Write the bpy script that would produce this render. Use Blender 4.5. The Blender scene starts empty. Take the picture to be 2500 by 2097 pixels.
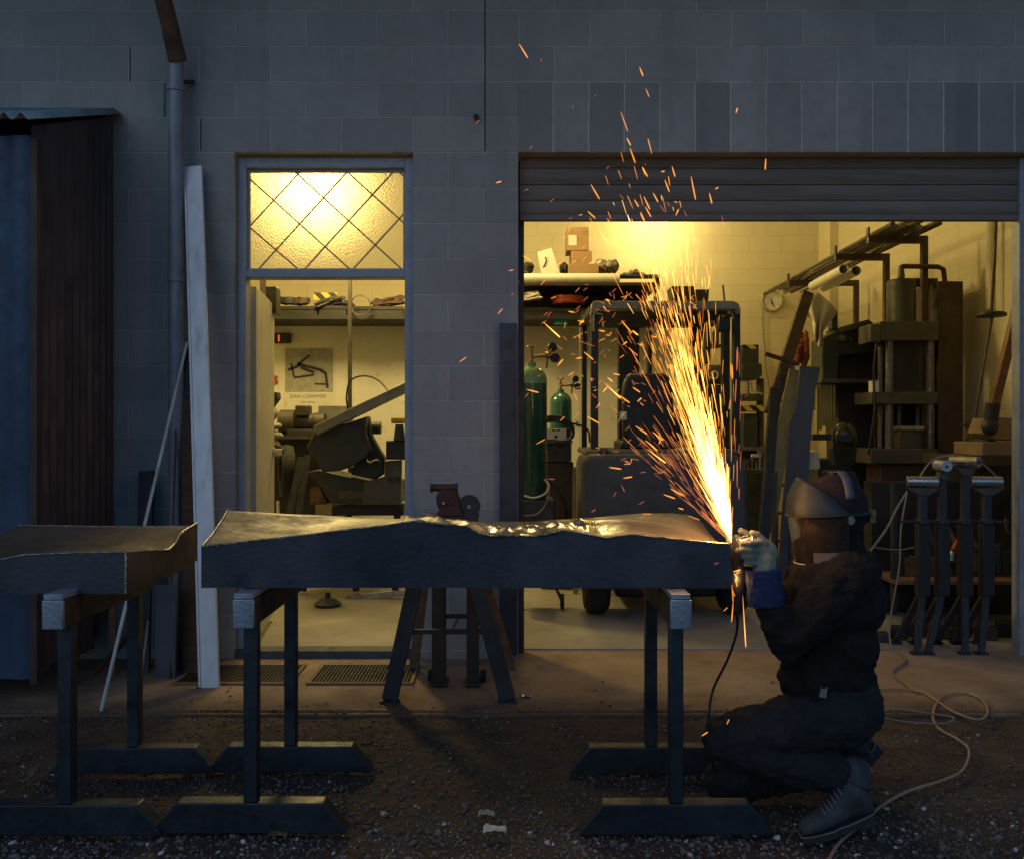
import bpy, bmesh, math, random
import numpy as np
from mathutils import Vector, Matrix, noise as mnoise
rnd = random.Random(7)
S = bpy.context.scene
COL = S.collection
# ------------------------------------------------------------------ camera, world, light, exposure
EYE = 1.29
FPX = 2200.0
cam_d = bpy.data.cameras.new('camera'); cam = bpy.data.objects.new('camera', cam_d); COL.objects.link(cam)
cam.location = (0, 0, EYE); cam.rotation_euler = (math.radians(90), 0, 0)
cam_d.sensor_width = 36; cam_d.lens = 36 * FPX / 2500; cam_d.clip_end = 500; cam_d.clip_start = .05
S.camera = cam
W = bpy.data.worlds.new('World'); S.world = W; W.use_nodes = True
nt = W.node_tree; bg = nt.nodes['Background']
sky = nt.nodes.new('ShaderNodeTexSky'); sky.sky_type = 'NISHITA'; sky.sun_disc = False
sky.sun_elevation = math.radians(7.0); sky.sun_rotation = math.radians(20); sky.air_density = 1.3; sky.dust_density = .6; sky.ozone_density = 5.5
nt.links.new(sky.outputs[0], bg.inputs[0]); bg.inputs[1].default_value = .15
sl = bpy.data.lights.new('dusk_sun', 'SUN'); sl.energy = .25; sl.angle = math.radians(50); sl.color = (1, .89, .80)
so = bpy.data.objects.new('dusk_sun', sl); COL.objects.link(so); so.rotation_euler = (math.radians(58), 0, math.radians(-28))
S.view_settings.view_transform = 'Standard'; S.view_settings.look = 'None'; S.view_settings.exposure = 0.0; S.view_settings.gamma = 1
S.render.engine = 'CYCLES'
cy = S.cycles
cy.use_denoising = True; cy.max_bounces = 8; cy.diffuse_bounces = 4; cy.glossy_bounces = 4; cy.transmission_bounces = 6
cy.transparent_max_bounces = 48; cy.sample_clamp_indirect = 2.5; cy.caustics_reflective = False; cy.caustics_refractive = False

def lamp(name, loc, energy, color, radius=.05, parent=None, kind='POINT', spot=None, blend=.5):
    l = bpy.data.lights.new(name, kind); l.energy = energy; l.color = color; l.shadow_soft_size = radius
    if spot: l.spot_size = math.radians(spot); l.spot_blend = blend
    o = bpy.data.objects.new(name, l); COL.objects.link(o)
    o.location = Vector(loc)
    if parent: o.parent = parent; o.location = Vector(loc) - rootloc(parent)
    return o

# ------------------------------------------------------------------ helpers
def P(px, py, Y):                                  # a point seen at photograph pixel (px, py) at distance Y
    return Vector(((px - 1250) * Y / FPX, Y, EYE - (py - 1048.5) * Y / FPX))
def G(px, py, z=0.0):                              # the point of the ground at that pixel
    Y = (EYE - z) * FPX / (py - 1048.5)
    return Vector(((px - 1250) * Y / FPX, Y, z))
def rootloc(o):
    while o.parent: o = o.parent
    return Vector(o.location)

class MB:
    def __init__(s): s.v = []; s.f = []
    def add(s, vs, fs):
        n = len(s.v); s.v += [Vector(v) for v in vs]; s.f += [[i + n for i in f] for f in fs]; return s
    def box(s, c, d, R=None):
        c = Vector(c); hx, hy, hz = d[0] / 2, d[1] / 2, d[2] / 2
        vs = [Vector((x, y, z)) for x in (-hx, hx) for y in (-hy, hy) for z in (-hz, hz)]
        if R is not None: vs = [R @ v for v in vs]
        return s.add([v + c for v in vs], [(0, 1, 3, 2), (4, 6, 7, 5), (0, 4, 5, 1), (2, 3, 7, 6), (0, 2, 6, 4), (1, 5, 7, 3)])
    def bb(s, x0, x1, y0, y1, z0, z1):
        return s.box(((x0 + x1) / 2, (y0 + y1) / 2, (z0 + z1) / 2), (abs(x1 - x0), abs(y1 - y0), abs(z1 - z0)))
    def pbox(s, px0, px1, py0, py1, Y, d):         # a box whose front face fills those pixels at distance Y
        a = P(px0, py0, Y); b = P(px1, py1, Y)
        return s.bb(a.x, b.x, Y, Y + d, b.z, a.z)
    def prism(s, pts, y0, y1):                     # (x, z) outline extruded in y
        n = len(pts)
        return s.add([(x, y0, z) for x, z in pts] + [(x, y1, z) for x, z in pts],
                     [list(range(n)), list(range(2 * n - 1, n - 1, -1))] + [(i, (i + 1) % n, n + (i + 1) % n, n + i) for i in range(n)])
    def pp(s, pxs, Y, d):
        return s.prism([(P(a, b, Y).x, P(a, b, Y).z) for a, b in pxs], Y, Y + d)
    def beam(s, p, q, w, h, up=(0, 0, 1)):
        p = Vector(p); q = Vector(q); t = (q - p).normalized(); u = Vector(up)
        if abs(t.dot(u)) > .95: u = Vector((0, 1, 0))
        a = t.cross(u).normalized(); b = a.cross(t).normalized()
        vs = [o + a * x * w / 2 + b * z * h / 2 for o in (p, q) for x, z in ((-1, -1), (1, -1), (1, 1), (-1, 1))]
        return s.add(vs, [(0, 1, 2, 3), (7, 6, 5, 4), (0, 4, 5, 1), (1, 5, 6, 2), (2, 6, 7, 3), (3, 7, 4, 0)])
    def cyl(s, p, q, r, r2=None, n=20):
        return s.tube([p, q], [r, r if r2 is None else r2], n)
    def tube(s, pts, r, n=8, closed=False):
        pts = [Vector(p) for p in pts]; m = len(pts)
        rr = r if isinstance(r, (list, tuple)) else [r] * m
        T = []
        for i in range(m):
            a = pts[(i - 1) % m] if (closed or i > 0) else pts[i]; b = pts[(i + 1) % m] if (closed or i < m - 1) else pts[i]
            T.append((b - a).normalized())
        u = Vector((0, 0, 1)) if abs(T[0].z) < .9 else Vector((1, 0, 0))
        vs = []
        for i in range(m):
            u = (u - T[i] * u.dot(T[i]))
            u = u.normalized() if u.length > 1e-6 else T[i].orthogonal().normalized()
            w = T[i].cross(u)
            for k in range(n):
                a = 2 * math.pi * k / n
                vs.append(pts[i] + (u * math.cos(a) + w * math.sin(a)) * rr[i])
        fs = []
        for i in range(m if closed else m - 1):
            j = (i + 1) % m
            for k in range(n): fs.append((i * n + k, i * n + (k + 1) % n, j * n + (k + 1) % n, j * n + k))
        if not closed: fs += [list(range(n))[::-1], [(m - 1) * n + k for k in range(n)]]
        return s.add(vs, fs)
    def lathe(s, c, prof, n=28, axis=(0, 0, 1), cap=True):   # prof: (radius, height along axis)
        c = Vector(c); q = Vector(axis).to_track_quat('Z', 'Y'); vs = []; fs = []
        m = len(prof)
        for r, h in prof:
            for k in range(n):
                a = 2 * math.pi * k / n; vs.append(c + q @ Vector((r * math.cos(a), r * math.sin(a), h)))
        for i in range(m - 1):
            for k in range(n): fs.append((i * n + k, i * n + (k + 1) % n, (i + 1) * n + (k + 1) % n, (i + 1) * n + k))
        ring = abs(prof[0][0] - prof[-1][0]) < 1e-6 and abs(prof[0][1] - prof[-1][1]) < 1e-6
        if ring or not cap: return s.add(vs, fs)
        if prof[0][0] > 1e-5: fs.append(list(range(n))[::-1])
        if prof[-1][0] > 1e-5: fs.append([(m - 1) * n + k for k in range(n)])
        return s.add(vs, fs)
    def ell(s, c, r, R=None, n=16, m=10):
        vs = []; fs = []; c = Vector(c)
        for i in range(1, m):
            t = math.pi * i / m
            for k in range(n):
                a = 2 * math.pi * k / n
                v = Vector((r[0] * math.sin(t) * math.cos(a), r[1] * math.sin(t) * math.sin(a), r[2] * math.cos(t)))
                vs.append((R @ v if R is not None else v) + c)
        top = len(vs); z = Vector((0, 0, r[2])); z = R @ z if R is not None else z
        vs += [c + z, c - z]
        for i in range(m - 2):
            for k in range(n): fs.append((i * n + k, i * n + (k + 1) % n, (i + 1) * n + (k + 1) % n, (i + 1) * n + k))
        for k in range(n):
            fs.append((top, (k + 1) % n, k)); fs.append((top + 1, (m - 2) * n + k, (m - 2) * n + (k + 1) % n))
        return s.add(vs, fs)
    def cap(s, a, ra, b, rb):                       # tapered limb with round ends
        a = Vector(a); b = Vector(b)
        s.cyl(a, b, ra, rb, 14); s.ell(a, (ra, ra, ra), n=12, m=8); s.ell(b, (rb, rb, rb), n=12, m=8); return s
    def chain(s, js):
        for (a, ra), (b, rb) in zip(js, js[1:]): s.cap(a, ra, b, rb)
        return s
    def grid(s, fn, nu, nv):
        vs = [fn(i / nu, j / nv) for j in range(nv + 1) for i in range(nu + 1)]
        return s.add(vs, [(j * (nu + 1) + i, j * (nu + 1) + i + 1, (j + 1) * (nu + 1) + i + 1, (j + 1) * (nu + 1) + i) for j in range(nv) for i in range(nu)])
    def build(s, name, mat, parent=None, bevel=0, sharp=38, fix=True, flat=False):
        if parent is not None: org = rootloc(parent)
        else:
            n = len(s.v); org = Vector((sum(v.x for v in s.v) / n, sum(v.y for v in s.v) / n, min(v.z for v in s.v)))
        me = bpy.data.meshes.new(name); me.from_pydata([v - org for v in s.v], [], s.f)
        if fix:
            b = bmesh.new(); b.from_mesh(me); bmesh.ops.recalc_face_normals(b, faces=b.faces); b.to_mesh(me); b.free()
        me.shade_smooth(); me.set_sharp_from_angle(angle=math.radians(sharp))
        if flat: me.shade_flat()
        if mat: me.materials.append(mat)
        o = bpy.data.objects.new(name, me); COL.objects.link(o)
        if parent is not None: o.parent = parent
        else: o.location = org
        if bevel:
            m = o.modifiers.new('bevel', 'BEVEL'); m.width = bevel; m.segments = 2; m.limit_method = 'ANGLE'; m.angle_limit = math.radians(40)
        return o

def tag(o, label, cat, group=None, kind=None):
    o['label'] = label
    if cat: o['category'] = cat
    if group: o['group'] = group
    if kind: o['kind'] = kind
    return o
def thing(name, loc, label, cat, group=None):
    e = bpy.data.objects.new(name, None); COL.objects.link(e); e.location = Vector(loc); e.empty_display_size = .1
    return tag(e, label, cat, group)
def struct(o, label=None):
    o['kind'] = 'structure'
    if label: o['label'] = label
    return o
def kids(o): return [c for c in bpy.data.objects if c.parent == o]
def dup(o, dx=(0, 0, 0), label=None, parent=None):
    c = o.copy(); COL.objects.link(c)
    if parent is not None: c.parent = parent
    else: c.location = o.location + Vector(dx)
    if label: c['label'] = label
    for k in kids(o): dup(k, parent=c)
    return c

# ------------------------------------------------------------------ materials
def N(nt, t, **kw):
    n = nt.nodes.new(t)
    for k, v in kw.items(): setattr(n, k, v)
    return n
def mixc(nt, fac, a, b):
    m = N(nt, 'ShaderNodeMix', data_type='RGBA')
    for sock, val in ((m.inputs[0], fac), (m.inputs[6], a), (m.inputs[7], b)):
        if isinstance(val, bpy.types.NodeSocket): nt.links.new(val, sock)
        elif isinstance(val, (int, float)): sock.default_value = val
        else: sock.default_value = tuple(val) + (1,) if len(val) == 3 else val
    return m.outputs[2]
def ramp(nt, inp, a, b, ca=0.0, cb=1.0):
    r = N(nt, 'ShaderNodeMapRange'); nt.links.new(inp, r.inputs[0])
    r.inputs[1].default_value = a; r.inputs[2].default_value = b; r.inputs[3].default_value = ca; r.inputs[4].default_value = cb
    return r.outputs[0]
MATS = {}
def M(name, col, rough=.6, metal=0.0, var=.25, scale=5, bump=.15, bscale=60, col2=None, dirt=.5, stretch=(1, 1, 1), sheen=0, coat=0, bdist=.01):
    if name in MATS: return MATS[name]
    m = bpy.data.materials.new(name); m.use_nodes = True; t = m.node_tree; b = t.nodes['Principled BSDF']
    tc = N(t, 'ShaderNodeTexCoord'); mp = N(t, 'ShaderNodeMapping'); t.links.new(tc.outputs['Object'], mp.inputs[0]); mp.inputs[3].default_value = stretch
    n1 = N(t, 'ShaderNodeTexNoise'); n1.inputs['Scale'].default_value = scale; n1.inputs['Detail'].default_value = 7; n1.inputs['Roughness'].default_value = .62
    n2 = N(t, 'ShaderNodeTexNoise'); n2.inputs['Scale'].default_value = bscale; n2.inputs['Detail'].default_value = 5
    n3 = N(t, 'ShaderNodeTexNoise'); n3.inputs['Scale'].default_value = scale * 3.7; n3.inputs['Detail'].default_value = 8
    for n in (n1, n2, n3): t.links.new(mp.outputs[0], n.inputs['Vector'])
    c2 = col2 or tuple(min(1, c * (1 + var)) for c in col); c1 = tuple(c * (1 - var) for c in col)
    base = mixc(t, ramp(t, n1.outputs[0], .35, .65), c1, c2)
    base = mixc(t, ramp(t, n3.outputs[0], .58, .78, 0, dirt), base, tuple(c * .45 for c in col))
    t.links.new(base, b.inputs['Base Color'])
    t.links.new(ramp(t, n3.outputs[0], .3, .7, max(.05, rough - .12), min(1, rough + .12)), b.inputs['Roughness'])
    b.inputs['Metallic'].default_value = metal
    if sheen: b.inputs['Sheen Weight'].default_value = sheen
    if coat: b.inputs['Coat Weight'].default_value = coat
    bp = N(t, 'ShaderNodeBump'); bp.inputs['Strength'].default_value = bump; bp.inputs['Distance'].default_value = bdist
    t.links.new(n2.outputs[0], bp.inputs['Height']); t.links.new(bp.outputs[0], b.inputs['Normal'])
    MATS[name] = m; return m
def block_mat(name, c1, c2, mort, axis='x', w=.4, h=.2, off=.5, du=.042, dv=.051, bump=.5, rough=.85, stain=.5, streak=True):
    m = bpy.data.materials.new(name); m.use_nodes = True; t = m.node_tree; b = t.nodes['Principled BSDF']
    tc = N(t, 'ShaderNodeTexCoord'); sp = N(t, 'ShaderNodeSeparateXYZ'); t.links.new(tc.outputs['Object'], sp.inputs[0])
    def sub(sock, v):
        a = N(t, 'ShaderNodeMath', operation='SUBTRACT'); t.links.new(sock, a.inputs[0]); a.inputs[1].default_value = v; return a.outputs[0]
    cb = N(t, 'ShaderNodeCombineXYZ'); t.links.new(sub(sp.outputs[0 if axis == 'x' else 1], du), cb.inputs[0]); t.links.new(sub(sp.outputs[2], dv), cb.inputs[1])
    wob = N(t, 'ShaderNodeTexNoise'); wob.inputs['Scale'].default_value = 9; t.links.new(tc.outputs['Object'], wob.inputs['Vector'])
    vm = N(t, 'ShaderNodeVectorMath', operation='MULTIPLY_ADD'); t.links.new(wob.outputs['Color'], vm.inputs[0]); vm.inputs[1].default_value = (.006, .005, 0); t.links.new(cb.outputs[0], vm.inputs[2])
    br = N(t, 'ShaderNodeTexBrick'); t.links.new(vm.outputs[0], br.inputs['Vector'])
    br.inputs['Color1'].default_value = c1 + (1,); br.inputs['Color2'].default_value = c2 + (1,); br.inputs['Mortar'].default_value = mort + (1,)
    br.inputs['Scale'].default_value = 1; br.inputs['Mortar Size'].default_value = .0055 if h > .3 else .0045; br.inputs['Mortar Smooth'].default_value = .35
    br.inputs['Brick Width'].default_value = w; br.inputs['Row Height'].default_value = h; br.offset = off; br.inputs['Bias'].default_value = 0
    n1 = N(t, 'ShaderNodeTexNoise'); n1.inputs['Scale'].default_value = 1.3; n1.inputs['Detail'].default_value = 8; n1.inputs['Roughness'].default_value = .65
    n2 = N(t, 'ShaderNodeTexNoise'); n2.inputs['Scale'].default_value = 120; n2.inputs['Detail'].default_value = 4
    n3 = N(t, 'ShaderNodeTexNoise'); n3.inputs['Scale'].default_value = 14; n3.inputs['Detail'].default_value = 9
    mp = N(t, 'ShaderNodeMapping'); mp.inputs[3].default_value = (7, 7, .6); t.links.new(tc.outputs['Object'], mp.inputs[0])
    n4 = N(t, 'ShaderNodeTexNoise'); n4.inputs['Scale'].default_value = 1; n4.inputs['Detail'].default_value = 6; t.links.new(mp.outputs[0], n4.inputs['Vector'])
    for n in (n1, n2, n3): t.links.new(tc.outputs['Object'], n.inputs['Vector'])
    c = mixc(t, ramp(t, n1.outputs[0], .4, .7, 0, stain), br.outputs['Color'], tuple(x * .55 for x in c1))
    c = mixc(t, ramp(t, n3.outputs[0], .5, .75, 0, stain * .7), c, tuple(x * .7 for x in c1))
    if streak: c = mixc(t, ramp(t, n4.outputs[0], .56, .75, 0, stain * .8), c, tuple(x * .6 for x in c1))
    t.links.new(c, b.inputs['Base Color']); b.inputs['Roughness'].default_value = rough
    ad = N(t, 'ShaderNodeMath', operation='MULTIPLY_ADD'); t.links.new(br.outputs['Fac'], ad.inputs[0]); ad.inputs[1].default_value = -1.0; 
    ad2 = N(t, 'ShaderNodeMath', operation='MULTIPLY_ADD'); t.links.new(n2.outputs[0], ad2.inputs[0]); ad2.inputs[1].default_value = .3; t.links.new(n3.outputs[0], ad2.inputs[2])
    t.links.new(ad2.outputs[0], ad.inputs[2])
    bp = N(t, 'ShaderNodeBump'); bp.inputs['Strength'].default_value = bump; bp.inputs['Distance'].default_value = .006
    t.links.new(ad.outputs[0], bp.inputs['Height']); t.links.new(bp.outputs[0], b.inputs['Normal'])
    return m
def emis(name, col, st, halo=False, fp=1.5):
    m = bpy.data.materials.new(name); m.use_nodes = True; t = m.node_tree; t.nodes.clear()
    o = N(t, 'ShaderNodeOutputMaterial'); e = N(t, 'ShaderNodeEmission'); e.inputs[0].default_value = col + (1,); e.inputs[1].default_value = st
    if halo:
        lw = N(t, 'ShaderNodeLayerWeight'); lw.inputs[0].default_value = .5
        inv = N(t, 'ShaderNodeMath', operation='SUBTRACT'); inv.inputs[0].default_value = 1; t.links.new(lw.outputs['Facing'], inv.inputs[1])
        pw = N(t, 'ShaderNodeMath', operation='POWER'); t.links.new(inv.outputs[0], pw.inputs[0]); pw.inputs[1].default_value = fp
        # streaks fade towards their tail
        tc = N(t, 'ShaderNodeTexCoord'); sp = N(t, 'ShaderNodeSeparateXYZ'); t.links.new(tc.outputs['Object'], sp.inputs[0])
        f = ramp(t, sp.outputs[2], 0, .8, .25, 1.0)
        mu = N(t, 'ShaderNodeMath', operation='MULTIPLY'); t.links.new(pw.outputs[0], mu.inputs[0]); t.links.new(f, mu.inputs[1])
        mv = N(t, 'ShaderNodeMath', operation='MULTIPLY'); t.links.new(mu.outputs[0], mv.inputs[0]); mv.inputs[1].default_value = st
        t.links.new(mv.outputs[0], e.inputs[1])
        a = N(t, 'ShaderNodeAddShader'); tr = N(t, 'ShaderNodeBsdfTransparent'); t.links.new(e.outputs[0], a.inputs[0]); t.links.new(tr.outputs[0], a.inputs[1]); t.links.new(a.outputs[0], o.inputs[0])
        m.cycles.emission_sampling = 'NONE'
    else: t.links.new(e.outputs[0], o.inputs[0])
    return m

# painted / bare materials used over the scene
m_block = block_mat('block_outside', (.345, .34, .345), (.42, .41, .405), (.60, .59, .56), stain=.42, bump=1.0)
m_lintel = block_mat('lintel_blocks', (.27, .27, .28), (.42, .41, .41), (.66, .64, .60), w=.2, h=.4, off=0, du=.035, stain=.45, bump=.8)
m_cream = block_mat('cream_painted_block', (.66, .60, .42), (.69, .63, .45), (.56, .51, .36), du=.1, bump=.3, rough=.6, stain=.18)
m_cream_side = block_mat('cream_painted_block_side', (.66, .60, .42), (.69, .63, .45), (.56, .51, .36), axis='y', du=.1, bump=.3, rough=.6, stain=.18)
m_bluepaint = M('painted_door_frame', (.33, .37, .45), .45, 0, .1, 8, .1, 40)
m_doorleaf = M('cream_door_paint', (.55, .52, .42), .5, 0, .08, 4, .05)
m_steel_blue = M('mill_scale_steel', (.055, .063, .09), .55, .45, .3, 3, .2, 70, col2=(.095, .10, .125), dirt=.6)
m_trestle = M('trestle_steel', (.05, .062, .08), .45, .6, .3, 5, .15, 60)
m_galvanised = M('galvanised_bar', (.38, .43, .52), .42, .55, .25, 10, .2, 80)
m_brownsteel = M('rusty_sheet_steel', (.13, .095, .075), .6, .4, .35, 4, .2, 60, col2=(.2, .14, .1))
m_black = M('black_plastic', (.018, .018, .02), .5, 0, .3, 6, .1)
m_dark = M('dark_painted_steel', (.04, .042, .05), .5, .2, .3, 5, .15)
m_darkbrown = M('dark_brown_paint', (.06, .04, .03), .55, .1, .3, 4, .15)
m_greygreen = M('machine_grey_green', (.048, .052, .042), .5, .1, .25, 5, .15)
m_machine = M('machine_grey', (.085, .078, .066), .45, .2, .25, 6, .15)
m_steel = M('worn_bare_steel', (.42, .42, .41), .3, .9, .2, 8, .1)
m_chrome = M('bright_metal', (.7, .7, .7), .18, 1, .05, 8, .03)
m_white = M('white_paint', (.74, .72, .64), .5, 0, .06, 3, .05)
m_plank = M('pale_metal_sheet', (.68, .74, .80), .42, .15, .08, 3, .08, 30, stretch=(3, 3, .6))
m_pvc = M('pvc_white', (.75, .74, .66), .35, 0, .05, 4, .04)
m_pipe = M('grey_downpipe', (.28, .31, .36), .45, .1, .15, 6, .1, 50)
m_rust = M('rust_brown', (.14, .075, .045), .8, .1, .4, 9, .4, 70, col2=(.20, .11, .06))
m_wood = M('brown_timber', (.22, .13, .075), .7, 0, .3, 3, .3, 40, stretch=(1, 1, 8))
m_darkwood = M('dark_timber', (.085, .05, .03), .7, 0, .3, 3, .3, 40, stretch=(1, 1, 6))
m_cardboard = M('cardboard', (.36, .23, .12), .8, 0, .12, 3, .1, 50)
m_paper = M('paper', (.7, .68, .6), .7, 0, .05, 3, .03)
m_grey_paper = M('grey_print', (.33, .33, .30), .6, 0, .2, 12, .02)
m_ink = M('black_ink', (.03, .028, .026), .6, 0, .1, 8, .02)
m_greytext = M('grey_ink', (.22, .21, .17), .6, 0, .1, 8, .02)
m_greencyl = M('dark_green_gloss', (.012, .075, .05), .22, 0, .1, 3, .02, coat=.6)
m_greentop = M('pale_green_gloss', (.16, .30, .14), .25, 0, .1, 3, .02, coat=.5)
m_teal = M('teal_gloss', (.02, .12, .11), .22, 0, .1, 3, .02, coat=.6)
m_brass = M('brass', (.30, .20, .09), .35, .9, .2, 8, .05)
m_rubber = M('tyre_rubber', (.02, .02, .02), .8, 0, .3, 9, .3)
m_red = M('red_paint', (.42, .05, .025), .45, 0, .15, 6, .05)
m_orange = M('orange_hose', (.50, .10, .045), .5, 0, .15, 8, .1)
m_orangebrown = M('orange_brown_paint', (.17, .085, .035), .5, 0, .25, 6, .1)
m_yellow = M('yellow_paint', (.55, .42, .06), .5, 0, .15, 6, .05)
m_yellowpost = M('dull_yellow_paint', (.36, .31, .12), .55, 0, .2, 6, .1)
m_concrete = M('workshop_concrete', (.33, .31, .27), .55, 0, .25, 1.6, .25, 25, dirt=.35)
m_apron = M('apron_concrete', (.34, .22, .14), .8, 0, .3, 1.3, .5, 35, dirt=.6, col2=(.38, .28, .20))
m_earth = M('gravel_earth', (.07, .046, .033), .95, 0, .4, 6, .8, 60, bdist=.02)
m_rag = M('white_cloth', (.62, .6, .52), .85, 0, .08, 6, .2, 70)
m_sackcloth = M('mottled_cloth', (.3, .29, .24), .9, 0, .5, 18, .4, 50)
m_bluecloth = M('blue_glove_cuff', (.02, .038, .12), .8, 0, .2, 14, .5, 60)
m_glove = M('pale_leather_glove', (.27, .27, .20), .75, 0, .25, 16, .5, 50)
m_hoodie = M('black_sweatshirt', (.009, .0065, .0065), .95, 0, .25, 9, .6, 160)
m_trouser = M('charcoal_trousers', (.019, .019, .021), .9, 0, .3, 8, .7, 120)
m_boot = M('dusty_boot_leather', (.05, .054, .062), .7, 0, .35, 14, .4, 80)
m_sole = M('boot_rubber', (.035, .035, .035), .8, 0, .2, 14, .3)
m_skin = M('skin', (.20, .11, .08), .55, 0, .1, 20, .1, 150)
m_hair = M('dark_hair', (.03, .02, .015), .7, 0, .3, 60, .4)
m_cable = M('grey_cable', (.22, .20, .17), .6, 0, .15, 10, .1)
m_tancable = M('tan_cable', (.40, .27, .18), .65, 0, .15, 10, .1)
m_blackcable = M('black_cable', (.02, .02, .02), .5, 0, .2, 10, .1)
m_leaf = M('dry_leaf', (.16, .09, .05), .8, 0, .4, 30, .3)
m_bluebox = M('blue_grey_board', (.085, .10, .15), .6, 0, .2, 3, .15)
m_shedfront = M('blue_corrugated_paint', (.045, .075, .14), .5, .2, .25, 3, .15)
m_shedside = M('brown_corrugated_paint', (.07, .042, .045), .5, .2, .3, 3, .15, stretch=(1.4, 1.4, .6))
m_shedroof = M('zinc_corrugated', (.27, .36, .40), .55, .2, .2, 5, .15)

# stripes: yellow and black hazard tape
def stripe_mat():
    m = bpy.data.materials.new('hazard_tape'); m.use_nodes = True; t = m.node_tree; b = t.nodes['Principled BSDF']
    tc = N(t, 'ShaderNodeTexCoord'); w = N(t, 'ShaderNodeTexWave'); w.wave_type = 'BANDS'; w.bands_direction = 'DIAGONAL'; w.inputs['Scale'].default_value = 4.5
    t.links.new(tc.outputs['Object'], w.inputs['Vector']); t.links.new(mixc(t, ramp(t, w.outputs['Fac'], .45, .55), (.02, .02, .02), (.55, .45, .08)), b.inputs['Base Color'])
    return m
m_hazard = stripe_mat()

ORD = ['first', 'second', 'third', 'fourth', 'fifth', 'sixth', 'seventh', 'eighth', 'ninth', 'tenth', 'eleventh', 'twelfth', 'thirteenth', 'fourteenth', 'fifteenth', 'sixteenth']
# ------------------------------------------------------------------ ground
WY = 5.08; WT = .19                                  # front wall plane and thickness
mb = MB(); mb.grid(lambda u, v: Vector((-40 + 80 * u, -30 + 34.3 * v, -.045)), 4, 4)
g = struct(mb.build('ground', m_earth, fix=False), 'dark earth yard in front of the workshop')
mb = MB()
def yard(u, v):
    x = -3.4 + 6.8 * u; y = 1.6 + 2.62 * v
    return Vector((x, y, -.018 + .012 * mnoise.noise(Vector((x * 1.7, y * 1.7, 0))) + .006 * mnoise.noise(Vector((x * 9, y * 9, 3)))))
mb.grid(yard, 150, 70)
struct(mb.build('ground', m_earth, fix=False), 'uneven earth bed under the gravel')
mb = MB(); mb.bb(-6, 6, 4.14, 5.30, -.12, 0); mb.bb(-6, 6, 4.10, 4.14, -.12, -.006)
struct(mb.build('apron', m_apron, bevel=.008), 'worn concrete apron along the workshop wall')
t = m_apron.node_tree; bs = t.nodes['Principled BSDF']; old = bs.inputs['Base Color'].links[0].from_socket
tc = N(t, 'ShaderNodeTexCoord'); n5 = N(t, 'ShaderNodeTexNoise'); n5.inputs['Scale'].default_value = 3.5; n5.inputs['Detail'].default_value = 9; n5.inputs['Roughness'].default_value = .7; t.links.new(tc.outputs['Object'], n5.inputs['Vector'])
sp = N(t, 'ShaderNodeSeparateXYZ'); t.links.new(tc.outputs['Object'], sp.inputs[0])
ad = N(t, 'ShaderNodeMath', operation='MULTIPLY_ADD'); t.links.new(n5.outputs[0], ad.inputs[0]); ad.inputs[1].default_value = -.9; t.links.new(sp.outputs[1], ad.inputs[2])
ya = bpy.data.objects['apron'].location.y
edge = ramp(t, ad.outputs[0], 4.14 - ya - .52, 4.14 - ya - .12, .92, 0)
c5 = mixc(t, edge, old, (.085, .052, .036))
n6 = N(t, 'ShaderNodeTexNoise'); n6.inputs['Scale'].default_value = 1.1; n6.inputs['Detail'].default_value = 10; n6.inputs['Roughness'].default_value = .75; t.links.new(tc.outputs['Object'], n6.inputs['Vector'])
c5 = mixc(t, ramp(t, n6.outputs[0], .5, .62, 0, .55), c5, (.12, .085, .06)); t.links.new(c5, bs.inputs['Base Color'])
mb = MB(); mb.bb(-3.3, 3.95, 5.30, 11.1, -.12, -.002)
struct(mb.build('floor', m_concrete), 'smooth yellowed concrete workshop floor')

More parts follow.
